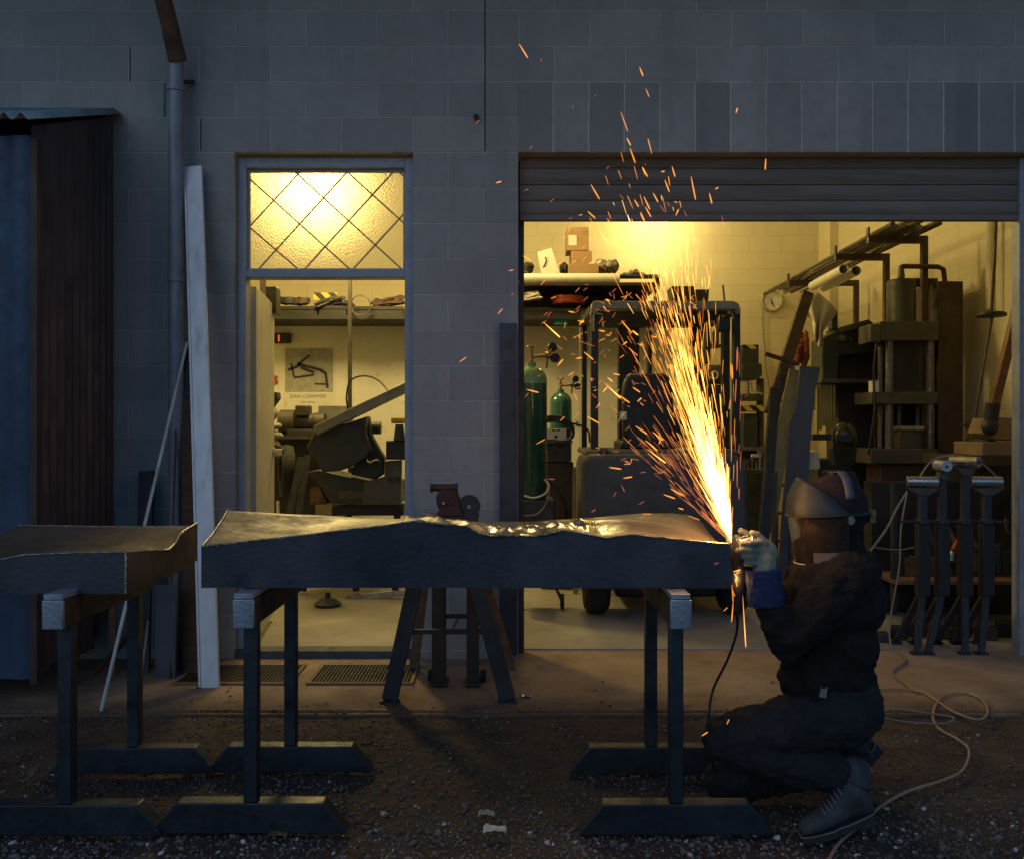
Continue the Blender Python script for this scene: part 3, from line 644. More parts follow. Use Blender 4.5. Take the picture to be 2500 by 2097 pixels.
# left, cut-off panel
PX, PF, PR = -1.245, 2.90, 3.56
pf = [(-120, 1380), (0, 1366), (60, 1354), (150, 1350), (302, 1346)]
pb = [(-120, 1280), (0, 1282), (200, 1284), (320, 1285), (400, 1284), (470, 1283)]
fz2 = [(P(a, b, PF).x, P(a, b, PF).z) for a, b in pf]; bz2 = [(P(a, b, PR).x, P(a, b, PR).z) for a, b in pb]
Z2 = P(0, 1449, PF).z
def top2(u, v):
    x = -1.95 + (PX + 1.95) * u; zf = interp(fz2, x); zb_ = interp(bz2, x)
    z = zf + (zb_ - zf) * v - .02 * math.sin(math.pi * v) * (1 - u * .2)
    if u > .8: z -= (u - .8) * .16 * math.exp(-((v - .5) / .28) ** 2)
    return Vector((x, PF + (PR - PF) * v, z + .002 * mnoise.noise(Vector((u * 30, v * 8, 2)))))
P2 = thing('folded_steel_panel', (-1.6, 3.1, Z2), 'shorter rusty folded steel panel running out of the picture at the left', 'steel panel')
m_top2 = M('dull_sheet_top', (.12, .09, .065), .65, .3, .25, 4, .25, 50)
a = MB(); a.grid(top2, 60, 18); o = a.build('top_sheet', m_top2, P2, fix=False, sharp=60); sm = o.modifiers.new('s', 'SOLIDIFY'); sm.thickness = .003; sm.offset = -1
a = MB(); tp = [top2(i / 60, 0) for i in range(61)]
a.add([(p.x, PF, p.z - .002) for p in tp] + [(p.x, PF, Z2) for p in tp], [(i, i + 1, 62 + i, 61 + i) for i in range(60)]); a.build('front_face', m_steel_blue, P2, fix=False, flat=True)
a = MB(); tp = [top2(1, j / 18) for j in range(19)]
zend = lambda v: Z2 + .012 * (1 if v < .8 else 0)
tops = [interp([(0, tp[0].z), (.3, tp[5].z + .004), (.55, tp[10].z - .004), (.66, tp[12].z), (.74, tp[18].z - .006), (1, tp[18].z + .012)], j / 18) for j, p in enumerate(tp)]
a.add([(PX, p.y, z) for p, z in zip(tp, tops)] + [(PX, p.y, Z2 + (.012 if j > 15 else 0)) for j, p in enumerate(tp)], [(i, i + 1, 20 + i, 19 + i) for i in range(18)])
o = a.build('end_plate', m_brownsteel, P2, fix=False, flat=True); sm = o.modifiers.new('s', 'SOLIDIFY'); sm.thickness = .003
wd = MB(); wp = [Vector((PX + .001 + .002 * rnd.random(), PF - .001, Z2 + (tp[0].z - Z2) * i / 26 + .0)) for i in range(27)]
wd.tube(wp, [.002 + .0016 * (i % 2) for i in range(27)], 6); 
wp = [top2(i / 70, 0) + Vector((0, -.001, .001)) for i in range(71)]; wd.tube(wp, [.0016 + .0012 * rnd.random() for _ in wp], 6)
wp = [top2(i / 70, 1) + Vector((0, -.001, .001)) for i in range(71)]; wd.tube(wp, [.0012 + .0014 * rnd.random() for _ in wp], 6)
wp = [Vector((PX, tp[j].y, tops[j] + .001)) for j in range(9, 19)]; wd.tube(wp, [.0018 + .0016 * rnd.random() for _ in wp], 6)
wd.build('weld_bead', M('bright_weld', (.55, .5, .45), .4, .8, .3, 60, .5, 90), P2)

# ------------------------------------------------------------------ sawhorse, vise stand
SH = thing('sawhorse', (-.3, 4.25, 0), 'dark steel sawhorse with splayed legs behind the long panel', 'sawhorse')
Ys = 4.27
for a, b in (((1042, 1290), (952, 1717)), ((1128, 1290), (1240, 1717))):
    q0 = P(*a, Ys + .05); q1 = P(b[0], b[1], Ys); q1.z = .012
    MB().beam(q0, q1, .075, .04, up=(0, 1, 0)).build('leg', m_dark, SH, bevel=.003)
    MB().bb(q1.x - .045, q1.x + .045, Ys - .03, Ys + .03, 0, .012).build('foot_plate', m_dark, SH)
MB().beam(P(985, 1541, Ys + .03), P(1190, 1541, Ys + .03), .02, .022).build('stretcher', m_dark, SH)
MB().bb(P(1030, 0, Ys).x, P(1140, 0, Ys).x, Ys, Ys + .36, .78, .84).build('top_beam', m_dark, SH, bevel=.003)
for a, b in (((1050, 1300), (1010, 1640)), ((1150, 1300), (1248, 1618))):
    q0 = P(*a, Ys + .3); q1 = P(b[0], b[1], 4.85); q1.z = .0
    MB().beam(q0, q1, .05, .03, up=(0, 1, 0)).build('leg', m_wood, SH)
VS = thing('vise_stand', (-.28, 4.55, 0), 'wheeled twin-post stand behind the panel, under the rusty vise', 'stand')
for a, b in ((1054, 1088), (1139, 1169)):
    MB().pbox(a, b, 1272, 1668, 4.53, .05).build('post', m_darkbrown, VS, bevel=.003)
    MB().pbox(a - 5, b + 4, 1668, 1674, 4.50, .12).build('foot_plate', m_darkbrown, VS)
MB().pbox(1088, 1139, 1500, 1509, 4.545, .02).build('stretcher', m_darkbrown, VS)
MB().beam(P(1100, 1545, 4.56), P(1118, 1509, 4.56), .012, .012).build('brace', m_wood, VS)
for px in (1052, 1180):
    c = P(px, 1652, 4.62); c.z = .031
    MB().lathe(c - Vector((.015, 0, 0)), [(.008, 0), (.026, 0), (.031, .006), (.031, .024), (.026, .03), (.008, .03)], 20, axis=(1, 0, 0)).build('wheel', m_rubber, VS)
MB().pbox(1036, 1166, 1262, 1272, 4.45, .22).build('top_plate', m_darkbrown, VS, bevel=.003)
V = thing('bench_vise', P(1100, 1262, 4.55), 'rusty red brown vise head standing on the wheeled stand', 'vise')
mb = MB(); mb.pp([(1080, 1262), (1066, 1232), (1064, 1212), (1070, 1200), (1074, 1197), (1112, 1197), (1116, 1208), (1124, 1225), (1122, 1262)], 4.49, .11)
mb.pp([(1078, 1236), (1060, 1262), (1134, 1262), (1120, 1236)], 4.47, .15)
m_vise = M('vise_red_oxide', (.075, .03, .022), .6, .2, .35, 14, .35, 60)
mb.build('body', m_vise, V, bevel=.008)
mb = MB(); mb.cyl(P(1052, 1190, 4.545), P(1117, 1190, 4.545), .019, n=20); mb.cyl(P(1051, 1190, 4.545), P(1058, 1190, 4.545), .023, n=20); mb.cyl(P(1110, 1190, 4.545), P(1118, 1190, 4.545), .023, n=20)
mb.build('jaw_bar', m_vise, V)
MB().cyl(P(1083, 1228, 4.47), P(1083, 1228, 4.49), .007, n=12).build('bolt', m_steel, V)
V2 = thing('grinding_wheel', P(1146, 1262, 4.55), 'dark round grinding wheel beside the rusty vise', 'wheel')
c = P(1145, 1236, 4.50)
MB().lathe(c, [(.012, -.004), (.036, -.004), (.040, 0), (.052, .0), (.056, .004), (.056, .04), (.052, .045), (.01, .045)], 36, axis=(0, 1, 0)).build('wheel', m_dark, V2)
MB().lathe(c - Vector((0, .012, 0)), [(.001, 0), (.010, 0), (.010, .012)], 16, axis=(0, 1, 0)).build('hub_nut', m_steel, V2)
MB().pbox(1128, 1164, 1254, 1262, 4.48, .1).build('base', m_dark, V2, bevel=.002)
rod(P(1028, 1252, 4.45), P(1072, 1261, 4.47), .004, m_steel, 'steel_rod', 'thin steel rod lying on the vise stand top', 'rod')

# ------------------------------------------------------------------ ground bits
cr = MB()
def crumple(c, s, mat, name, label, cat, seed):
    r_ = random.Random(seed); m_ = MB()
    def f(u, v):
        p = Vector(((u - .5) * s, (v - .5) * s * .6, .004))
        p.z += s * .22 * abs(mnoise.noise(Vector((u * 3 + seed, v * 3, seed)))) + s * .1 * abs(math.sin(u * 3 + v * 4))
        return c + p
    m_.grid(f, 10, 8); o = m_.build(name, mat, fix=False, sharp=20); sm = o.modifiers.new('s', 'SOLIDIFY'); sm.thickness = .0012
    return tag(o, label, cat)
crumple(G(1208, 2030), .075, m_paper, 'paper_scrap', 'torn white paper scrap on the gravel near the bottom edge', 'paper scrap', 3)
crumple(G(1188, 1990), .055, M('yellowed_paper', (.45, .38, .26), .8), 'paper_scrap', 'small yellowish scrap on the gravel above the white scrap', 'paper scrap', 5)
crumple(G(680, 2040), .06, m_leaf, 'dry_leaf', 'curled brown leaf on gravel by the middle trestle foot', 'leaf', 8)
crumple(G(1283, 1702), .055, m_chrome, 'crumpled_foil', 'crumpled silver foil on the apron beside the sawhorse leg', 'foil', 11)
crumple(G(893, 1803), .05, m_leaf, 'dry_leaf', 'dark dry leaf beside the rear middle trestle foot', 'leaf', 13)
lf = MB()
for i in range(150):
    if rnd.random() < .45: x, y, z = rnd.uniform(-2.2, 1.4), rnd.uniform(4.15, 4.6), .003
    else: x, y, z = rnd.uniform(-2.2, 2.2), rnd.uniform(2.8, 4.1), -.006
    a = rnd.uniform(0, 6.28); L = rnd.uniform(.008, .03); w = L * rnd.uniform(.3, .6); h_ = rnd.uniform(.003, .012)
    u = Vector((math.cos(a), math.sin(a), 0)); v = Vector((-u.y, u.x, 0)); c = Vector((x, y, z))
    lf.add([c - u * L / 2, c + v * w / 2 + Vector((0, 0, h_)), c + u * L / 2 + Vector((0, 0, h_ * .5)), c - v * w / 2], [(0, 1, 2), (0, 2, 3)])
tag(lf.build('leaf_litter', m_leaf, fix=False), 'scattered brown leaf litter on apron and gravel', None, kind='stuff')
rod(G(1388, 1878), G(1530, 1886), .007, m_wood, 'stick', 'thin pale stick on the gravel by the right rear trestle foot', 'stick')
def cable(pts, r, mat, label, name='power_cable', sub=8, cat='cable'):
    out = []
    n_ = len(pts)
    for i in range(n_ - 1):
        p0, p1, p2, p3 = pts[max(i - 1, 0)], pts[i], pts[i + 1], pts[min(i + 2, n_ - 1)]
        for k in range(sub):
            t_ = k / sub
            out.append(.5 * ((2 * p1) + (p2 - p0) * t_ + (2 * p0 - 5 * p1 + 4 * p2 - p3) * t_ ** 2 + (3 * p1 - p0 - 3 * p2 + p3) * t_ ** 3))
    out.append(pts[-1])
    m_ = MB(); m_.tube(out, r, 8); return tag(m_.build(name, mat, sharp=80), label, cat)
cable([G(2140, 1680, .01), G(2200, 1681, .01), G(2250, 1688, .01), G(2290, 1712, .01), G(2330, 1738, .01), G(2390, 1756, .01), G(2412, 1735, .01), G(2395, 1705, .01), G(2350, 1690, .01), G(2300, 1700, .01), G(2278, 1740, .01), G(2290, 1775, .01), G(2340, 1805, .01), G(2366, 1832, .01), G(2350, 1880, .012), G(2300, 1905, .012), G(2220, 1930, .012), G(2150, 1968, .012), G(2090, 2020, .012), G(2045, 2062, .012), G(2018, 2110, .012)],
      .0052, m_tancable, 'tan extension cord looping over the apron and gravel behind the person')
cable([G(2140, 1735, .018), G(2200, 1732, .018), G(2290, 1744, .02), G(2330, 1752, .02), G(2300, 1766, .018), G(2200, 1760, .018), G(2146, 1748, .018)], .0045, m_cable, 'grey flat loop of cord lying across the tan extension cord')
cable([G(2085, 2048, .012), G(2120, 2056, .012), G(2180, 2072, .012), G(2260, 2098, .012), G(2330, 2120, .012)], .004, m_blackcable, 'black cord running to the bottom right corner')
cable([P(2215, 1200, 5.7), P(2200, 1290, 5.65), P(2196, 1380, 5.6), P(2182, 1460, 5.5), P(2172, 1530, 5.4), G(2178, 1580, .01), G(2212, 1612, .01), G(2178, 1640, .01), G(2215, 1672, .01), G(2240, 1690, .01)], .0055, m_cable, 'grey cable hanging down by the roller stands and onto the floor')
cable([P(1800, 1500, 2.98), P(1798, 1545, 3.0), P(1776, 1610, 3.05), P(1742, 1680, 3.08), P(1731, 1740, 3.05), P(1729, 1800, 3.02), G(1760, 1950, .005)], .0045, m_blackcable, 'black cord hanging from the angle grinder to the ground', name='grinder_cord', cat='cord')

# ------------------------------------------------------------------ person
PE = thing('person', P(2000, 2030, 2.95), 'person crouching in dark clothes and clear face shield, grinding the panel', 'person')
def organic(mb_, name, mat, voxel=.011, smooth=6, disp=.0, dscale=.08, parent=PE):
    o = mb_.build(name, mat, parent, fix=True, sharp=180)
    m = o.modifiers.new('r', 'REMESH'); m.mode = 'VOXEL'; m.voxel_size = voxel; m.use_smooth_shade = True
    m = o.modifiers.new('s', 'SMOOTH'); m.iterations = smooth; m.factor = .5
    if disp:
        tx = bpy.data.textures.new(name + '_folds', 'CLOUDS'); tx.noise_scale = dscale; tx.noise_depth = 2
        m = o.modifiers.new('d', 'DISPLACE'); m.texture = tx; m.strength = disp; m.mid_level = .5; m.texture_coords = 'LOCAL'
    return o
hipN, hipF = P(2050, 1745, 2.94), P(2050, 1740, 3.17)
kneN, ankN = P(1772, 1805, 2.99), P(2078, 1905, 2.90)
kneF, ankF = P(1775, 1905, 3.12), P(2090, 1850, 3.22)
shN, shF = P(2078, 1408, 2.93), P(2035, 1385, 3.24)
elN, wrN = P(1922, 1568, 2.87), P(1868, 1445, 2.90)
elF, wrF = P(1940, 1530, 3.20), P(1858, 1420, 3.03)
neck, headc = P(2048, 1335, 3.07), P(2032, 1253, 3.06)
# body: skin under the clothes, with head and neck
b = MB()
b.chain([(P(2040, 1720, 3.05), .09), (P(2035, 1500, 3.06), .085), (neck + Vector((0, 0, -.02)), .055), (neck, .052), (headc, .06)])
b.ell(headc, (.098, .078, .112), n=24, m=16); b.ell(headc + Vector((-.05, 0, -.055)), (.052, .05, .05), n=16, m=12)     # skull, jaw
b.ell(headc + Vector((-.106, 0, -.02)), (.018, .013, .02), n=10, m=8)                                                # nose
b.ell(headc + Vector((-.01, -.079, -.02)), (.016, .010, .028), n=10, m=8); b.ell(headc + Vector((-.01, .079, -.02)), (.016, .010, .028), n=10, m=8)  # ears
b.ell(headc + Vector((-.09, 0, -.066)), (.014, .024, .010), n=10, m=8)
for s, e, w, r_ in ((shN, elN, wrN, .04), (shF, elF, wrF, .04)): b.chain([(P(2040, 1400, 3.06), .06), (s, .05), (e, r_), (w, .028)])
for h_, k, a_ in ((hipN, kneN, ankN), (hipF, kneF, ankF)): b.chain([(P(2040, 1720, 3.05), .09), (h_, .08), (k, .05), (a_, .035)])
organic(b, 'body', m_skin, .008, 3)
for s in (-1, 1):
    e = MB(); e.ell(headc + Vector((-.092, s * .03, .012)), (.010, .013, .010)); e.build('eye', m_white, PE)
# trousers
t_ = MB()
t_.chain([(P(2045, 1650, 3.05), .12), (P(2052, 1725, 3.05), .125)])
t_.ell(P(2055, 1712, 3.05), (.125, .180, .125), n=20, m=14)
for h_, k, a_, s in ((hipN, kneN, ankN, 1), (hipF, kneF, ankF, 1)):
    t_.chain([(h_, .108), (h_.lerp(k, .5), .098), (k, .078)])
    t_.chain([(k, .076), (k.lerp(a_, .4), .076), (k.lerp(a_, .8), .066), (a_ + Vector((-.012, 0, .012)), .062)])
t_.chain([(hipF.lerp(kneF, .2), .10), (kneN.lerp(ankN, .3), .07)])
organic(t_, 'trousers', m_trouser, .007, 4, .03, .045)
# sweatshirt
j = MB()
j.ell(P(2020, 1640, 3.06), (.150, .175, .12), n=20, m=14)
j.ell(P(2022, 1560, 3.06), (.155, .18, .17), n=20, m=14)
j.ell(P(2030, 1460, 3.06), (.165, .195, .17), n=20, m=14)
j.ell(P(2048, 1400, 3.07), (.125, .19, .12), n=20, m=14)
j.chain([(P(2052, 1350, 3.07), .075), (P(2048, 1315, 3.07), .068)])
j.chain([(P(2060, 1395, 3.05), .10), (P(1990, 1650, 3.0), .12)])
for s, e, w in ((shN, elN, wrN), (shF, elF, wrF)):
    j.chain([(s, .080), (s.lerp(e, .5), .078), (e, .060)]); j.chain([(e, .060), (e.lerp(w, .55), .052), (w, .046)])
j.chain([(shN, .080), (P(2050, 1410, 3.07), .11), (shF, .085)])
organic(j, 'sweatshirt', m_hoodie, .008, 4, .034, .05)
MB().beam(P(2012, 1676, 2.885), P(2008, 1702, 2.88), .022, .004, up=(0, 1, 0)).build('clothing_tag', m_cable, PE)
# boots
def boot(a_, toe, heel, name='boot', mat=m_boot, y=0, parent=PE):
    d = (toe - heel); L = d.length + .0; d.normalize(); side = Vector((0, 1, 0)); up = side.cross(d).normalized() * (1 if side.cross(d).z > 0 else -1)
    sec = [(1.0, .010, .018), (.975, .026, .034), (.90, .040, .045), (.78, .047, .052), (.62, .045, .060), (.48, .040, .078), (.36, .037, .098), (.22, .036, .108), (.08, .035, .108), (.01, .030, .095), (-.015, .016, .07)]
    n_ = 20; q_ = MB(); vs = []
    for f, w, h_ in sec:
        c = heel + d * L * f + up * .020
        for k in range(n_):
            a = 2 * math.pi * k / n_; cx, cz = math.cos(a), math.sin(a)
            ex = math.copysign(abs(cx) ** .75, cx) * w * (1 - .25 * max(0, cz)); ez = (math.copysign(abs(cz) ** .7, cz) * .5 + .5) * h_
            vs.append(c + side * ex + up * ez)
    m = len(sec); fs = [(i * n_ + k, i * n_ + (k + 1) % n_, (i + 1) * n_ + (k + 1) % n_, (i + 1) * n_ + k) for i in range(m - 1) for k in range(n_)]
    fs += [list(range(n_))[::-1], [(m - 1) * n_ + k for k in range(n_)]]
    q_.add(vs, fs)
    sh0 = heel + d * L * .2 + up * .085
    q_.chain([(sh0, .046), (a_ + Vector((-.005, 0, .01)), .052)])
    o = organic(q_, name, mat, .0055, 3, .006, .025, parent)
    cl = MB(); ax = (sh0 - a_).normalized(); pa = side; pb = ax.cross(pa).normalized()
    cl.tube([a_ + ax * .012 + (pa * math.cos(t) + pb * math.sin(t)) * .052 for t in [2 * math.pi * k / 24 for k in range(24)]], .009, 8, closed=True); cl.build('collar', mat, o)
    s = MB(); pts = []
    for sgn, rg in ((1, range(25)), (-1, range(24, -1, -1))):
        for i in rg:
            f = i / 24; w = .050 * (math.sin(math.pi * min(1, max(0, f * .96 + .02))) ** .33) * (1.02 if f > .55 else .88)
            pts.append(heel + d * L * (f * 1.03 - .02) + side * sgn * w)
    k = len(pts)
    s.add(pts + [p_ + up * .022 for p_ in pts], [list(range(k)), list(range(2 * k - 1, k - 1, -1))] + [(i, (i + 1) % k, k + (i + 1) % k, k + i) for i in range(k)])
    s.bb(0, 0, 0, 0, 0, 0) if False else None
    s.build('sole', m_sole, o)
    hl = MB(); c = heel + d * .035 - up * .006; hl.box(c, (.07, .074, .016), Matrix((d, side, up)).transposed()); hl.build('heel', m_sole, o, bevel=.004)
    w_ = MB(); w_.tube([p_ + up * .022 + side * (.001 if i < k // 2 else -.001) for i, p_ in enumerate(pts)], .0022, 6); w_.build('welt', m_cable, o)
    if mat is m_boot:
        la = MB()
        for q in range(6):
            f = .64 - q * .055; h_ = float(np.interp(f, [.22, .36, .48, .62, .78], [.108, .098, .078, .060, .052])) + .021
            c = heel + d * L * f + up * (h_ + .003); la.tube([c - side * .030 - up * .012, c - side * .012 + up * .002 + d * .004, c + side * .012 + up * .001, c + side * .028 - up * .012 - d * .006], .0022, 6)
        la.build('laces', m_cable, o)
    return o
toeN = P(1958, 2044, 2.83); toeN.z = -.002; heelN = P(2133, 1992, 2.87)
bo = boot(P(2090, 1892, 2.89), toeN, heelN)
boot(P(2098, 1848, 3.22), P(2070, 1890, 3.22) + Vector((0, 0, -.02)), P(2142, 1820, 3.22), mat=m_sole)
# hands in gloves, closed round the grinder
def hand(w, palm, grip, side=-1, mat=m_glove, name='glove'):
    g_ = MB(); g_.chain([(w, .038), (w.lerp(palm, .5), .038)])
    g_.ell(palm, (.042, .028, .048), n=16, m=10)
    for k, (ln, rr) in enumerate(((1.0, .0105), (1.12, .0108), (1.04, .0103), (.85, .0092))):
        b0 = palm + Vector((-.022 + .0, side * .012, .034 - k * .021))
        p1 = b0 + Vector((-.032 * ln, side * .020, .004)); p2 = p1 + Vector((-.022 * ln, -side * .012, -.002)); p3 = p2 + Vector((-.004, -side * .022 * ln, -.004))
        g_.chain([(b0, rr * 1.2), (p1, rr * 1.08), (p2, rr), (p3, rr * .9)])
    th0 = palm + Vector((-.005, side * .01, .036)); g_.chain([(th0, .015), (th0 + Vector((-.018, side * -.006, .024)), .0125), (th0 + Vector((-.036, side * -.012, .032)), .011)])
    return organic(g_, name, mat, .0045, 2, .004, .02)
pmN = P(1868, 1352, 2.91)
hand(P(1866, 1392, 2.90), pmN, None)
hand(P(1858, 1395, 3.03), P(1838, 1345, 3.03), None, side=1)
cf = MB(); cf.lathe(P(1862, 1392, 2.90), [(.044, .0), (.050, .012), (.054, -.0), (.056, -.03), (.058, -.07), (.060, -.105), (.058, -.112), (.050, -.108), (.046, -.05), (.040, 0)], 28, axis=(-.12, 0, 1), cap=False)
o = cf.build('glove_cuff', m_bluecloth, PE, sharp=80)
tx = bpy.data.textures.new('cuff_folds', 'CLOUDS'); tx.noise_scale = .02; m = o.modifiers.new('sub', 'SUBSURF'); m.levels = m.render_levels = 2; m = o.modifiers.new('d', 'DISPLACE'); m.texture = tx; m.strength = .008
# beanie and face shield
cp = MB(); cp.ell(headc + Vector((.008, 0, .018)), (.112, .092, .115), n=24, m=16)
o = organic(cp, 'beanie', M('dark_beanie', (.028, .016, .018), .95, 0, .3, 30, .5, 200), .008, 3, .004, .02)
FS = bpy.data.objects.new('face_shield', None)
def shell(z_top, z_bot, rx_t, ry_t, rx_b, ry_b, a0, a1, c, tilt, nu=40, nv=14, sag=0.0):
    m_ = MB()
    R = Matrix.Rotation(tilt, 3, 'Y')
    def f(u, v):
        a = a0 + (a1 - a0) * u
        rx = rx_t + (rx_b - rx_t) * v; ry = ry_t + (ry_b - ry_t) * v
        z = z_top + (z_bot - z_top) * v
        z += sag * (math.cos(a)) * (1 - v)
        return c + R @ Vector((-rx * math.cos(a), ry * math.sin(a), z))
    m_.grid(f, nu, nv); return m_
rad = math.radians
crown = MB(); R = Matrix.Rotation(rad(-4), 3, 'Y')
def cf_(u, v):                                    # dome-shaped brow guard, deep at the forehead, pointed over the ears
    a = rad(-98) + rad(196) * u
    depth = .118 * math.cos(a * .9) ** .8 + .008
    th = v
    r = .150 * (1 - .30 * (1 - th) ** 2.2); ry = .124 * (1 - .20 * (1 - th) ** 2)
    return headc + Vector((-.004, 0, .004)) + R @ Vector((-r * math.cos(a), ry * math.sin(a), depth * (1 - th)))
crown.grid(cf_, 56, 14)
m_brow = M('dark_shield_plastic', (.018, .025, .031), .55, 0, .15, 8, .05)
crown_o = crown.build('brow_guard', m_brow, PE, fix=False, sharp=80); sm = crown_o.modifiers.new('s', 'SOLIDIFY'); sm.thickness = .003
rim = MB(); rim.tube([cf_(i / 56, 1) for i in range(57)], .0035, 8); rim.build('rim', m_brow, crown_o)
bd = MB(); bd.tube([headc + R @ Vector((-.112 * math.cos(a), .102 * math.sin(a), .0)) + Vector((.012, 0, .0)) for a in [rad(-180 + 10 * k) for k in range(36)]], .006, 8, closed=True)
bd.build('head_band', m_dark, PE)
mp_ = MB()
def stripf(u, v):
    a = rad(-74 + 148 * u); x = .012 + (.030) * (v - .5)
    return headc + Vector((x + .014 + .03 * math.sin(abs(a)) * 0, .100 * math.sin(a), .022 + .121 * math.cos(a)))
mp_.grid(stripf, 24, 2); o = mp_.build('top_strap', M('grey_strap', (.09, .10, .14), .7), PE, fix=False); sm = o.modifiers.new('s', 'SOLIDIFY'); sm.thickness = .003; sm.offset = 1
kn = MB(); c = headc + Vector((.122, 0, -.004)); kn.cyl(c, c + Vector((.022, 0, .0)), .017, n=14); kn.box(c + Vector((.0, -.02, -.015)), (.02, .04, .02)); kn.build('ratchet_knob', M('worn_orange_knob', (.35, .16, .10), .5), PE, bevel=.002)
pv = headc + Vector((.02, -.104, -.012)); MB().cyl(pv, pv + Vector((0, -.012, 0)), .014, n=14).build('pivot', m_steel, PE)
vz = shell(.0, -.160, .146, .120, .134, .110, rad(-96), rad(96), headc + Vector((-.004, 0, .002)), rad(-4))
vm_ = bpy.data.materials.new('clear_visor'); vm_.use_nodes = True; t = vm_.node_tree; t.nodes.clear()
o_ = N(t, 'ShaderNodeOutputMaterial'); tr = N(t, 'ShaderNodeBsdfTransparent'); tr.inputs[0].default_value = (.62, .54, .46, 1); gl = N(t, 'ShaderNodeBsdfGlossy'); gl.inputs['Roughness'].default_value = .12
df_ = N(t, 'ShaderNodeBsdfDiffuse'); df_.inputs[0].default_value = (.10, .075, .055, 1)
lw = N(t, 'ShaderNodeFresnel'); lw.inputs[0].default_value = 1.5; mx = N(t, 'ShaderNodeMixShader'); mx2 = N(t, 'ShaderNodeMixShader')
nn = N(t, 'ShaderNodeTexNoise'); nn.inputs['Scale'].default_value = 14; nn.inputs['Detail'].default_value = 8; t.links.new(ramp(t, nn.outputs[0],   .35, .75, .25, .5), mx2.inputs[0])
t.links.new(tr.outputs[0], mx2.inputs[1]); t.links.new(df_.outputs[0], mx2.inputs[2]); t.links.new(lw.outputs[0], mx.inputs[0]); t.links.new(mx2.outputs[0], mx.inputs[1]); t.links.new(gl.outputs[0], mx.inputs[2]); t.links.new(mx.outputs[0], o_.inputs[0])
vo = vz.build('visor', vm_, PE, fix=False, sharp=80)
ed = MB(); R2 = Matrix.Rotation(rad(-4), 3, 'Y'); ed.tube([headc + Vector((-.004, 0, .002)) + R2 @ Vector((-.134 * math.cos(a), .110 * math.sin(a), -.160)) for a in [rad(-92 + 4.6 * k) for k in range(41)]], .0018, 6); ed.build('visor_edge', m_pvc, vo)
rl = MB(); rl.grid(lambda u, v: headc + Vector((-.004, 0, .002)) + R2 @ Vector((-.1395 * math.cos(rad(-84 + 38 * u)), .1145 * math.sin(rad(-84 + 38 * u)), -.118 - .034 * v)), 10, 2)
rl.build('visor_sticker', M('grey_sticker', (.15, .13, .13), .5), vo, fix=False)

# ------------------------------------------------------------------ angle grinder
GR = thing('angle_grinder', P(1815, 1400, 2.93), 'angle grinder held in the gloves, throwing sparks at the panel corner', 'grinder')
dc = P(1795, 1352, 2.95)
MB().lathe(dc, [(.012, -.004), (.060, -.002), (.0625, 0), (.060, .004), (.012, .006)], 40, axis=(1, 0, 0)).build('disc', m_dark, GR)
gd = MB(); gd.grid(lambda u, v: dc + Vector((-.006 + .028 * v, .066 * math.cos(rad(100 + 175 * u)), .066 * math.sin(rad(100 + 175 * u)))), 30, 2)
o = gd.build('guard', m_dark, GR, fix=False); sm = o.modifiers.new('s', 'SOLIDIFY'); sm.thickness = .003
gh = MB(); gh.cyl(dc + Vector((.004, 0, 0)), dc + Vector((.022, 0, .0)), .018, n=18); gh.cyl(P(1806, 1335, 2.92), P(1832, 1330, 2.92), .030, .034, n=28); gh.cyl(P(1830, 1330, 2.92), P(1836, 1330, 2.92), .037, n=28)
gh.build('gear_head', m_chrome, GR, bevel=.003)
gb = MB(); gb.cyl(P(1812, 1345, 2.93), P(1804, 1440, 2.96), .027, .024, n=22); gb.cyl(P(1804, 1440, 2.96), P(1801, 1490, 2.98), .024, .016, n=20); gb.build('body', m_dark, GR)
MB().cyl(P(1832, 1342, 2.94), P(1880, 1352, 2.97), .015, .018, n=16).build('side_handle', m_black, GR)

# ------------------------------------------------------------------ forklift
FK = thing('forklift', P(1620, 1520, 6.1), 'dark grey forklift parked facing into the workshop, rear counterweight to the door', 'forklift')
m_fork = M('forklift_grey', (.065, .066, .075), .5, .1, .2, 4, .1)
cwt = MB(); cwt.pp([(1418, 1400), (1420, 1135), (1426, 1118), (1442, 1108), (1790, 1108), (1812, 1116), (1826, 1135), (1832, 1400), (1800, 1440), (1445, 1440)], 6.0, .55)
cwt.build('counterweight', m_fork, FK, bevel=.035)
MB().pbox(1432, 1815, 1098, 1112, 6.12, .9).build('hood', m_fork, FK, bevel=.02)
for a, b in ((1424, 1486), (1756, 1818)):
    c = P((a + b) / 2, 0, 6.35); c.z = .24
    MB().lathe(c - Vector((.085, 0, 0)), [(.1, 0), (.2, 0), (.235, .03), (.24, .085), (.235, .14), (.2, .17), (.1, .17)], 40, axis=(1, 0, 0)).build('tyre', m_rubber, FK)
    MB().lathe(c - Vector((.075, 0, 0)), [(.001, 0), (.1, 0), (.12, .02), (.12, .13), (.1, .15), (.001, .15)], 28, axis=(1, 0, 0)).build('rim', m_machine, FK)
MB().bb(P(1500, 0, 6.4).x, P(1745, 0, 6.4).x, 6.3, 7.4, .12, .6).build('chassis', m_black, FK, bevel=.02)
gt = MB(); gt.pp([(1442, 768), (1444, 742), (1452, 735), (1790, 735), (1804, 741), (1809, 756), (1809, 768), (1800, 768), (1798, 756), (1460, 756), (1458, 768)], 6.25, .10)
gt.build('overhead_guard', M('guard_grey', (.28, .27, .22), .4, .3, .15), FK, bevel=.008)
gr_ = MB(); ga, gb, gz = P(1450, 0, 6.3).x, P(1800, 0, 6.3).x, P(0, 752, 6.3).z
for xx in (ga, gb): gr_.bb(xx - .03, xx + .03, 6.35, 7.25, gz - .03, gz + .02)
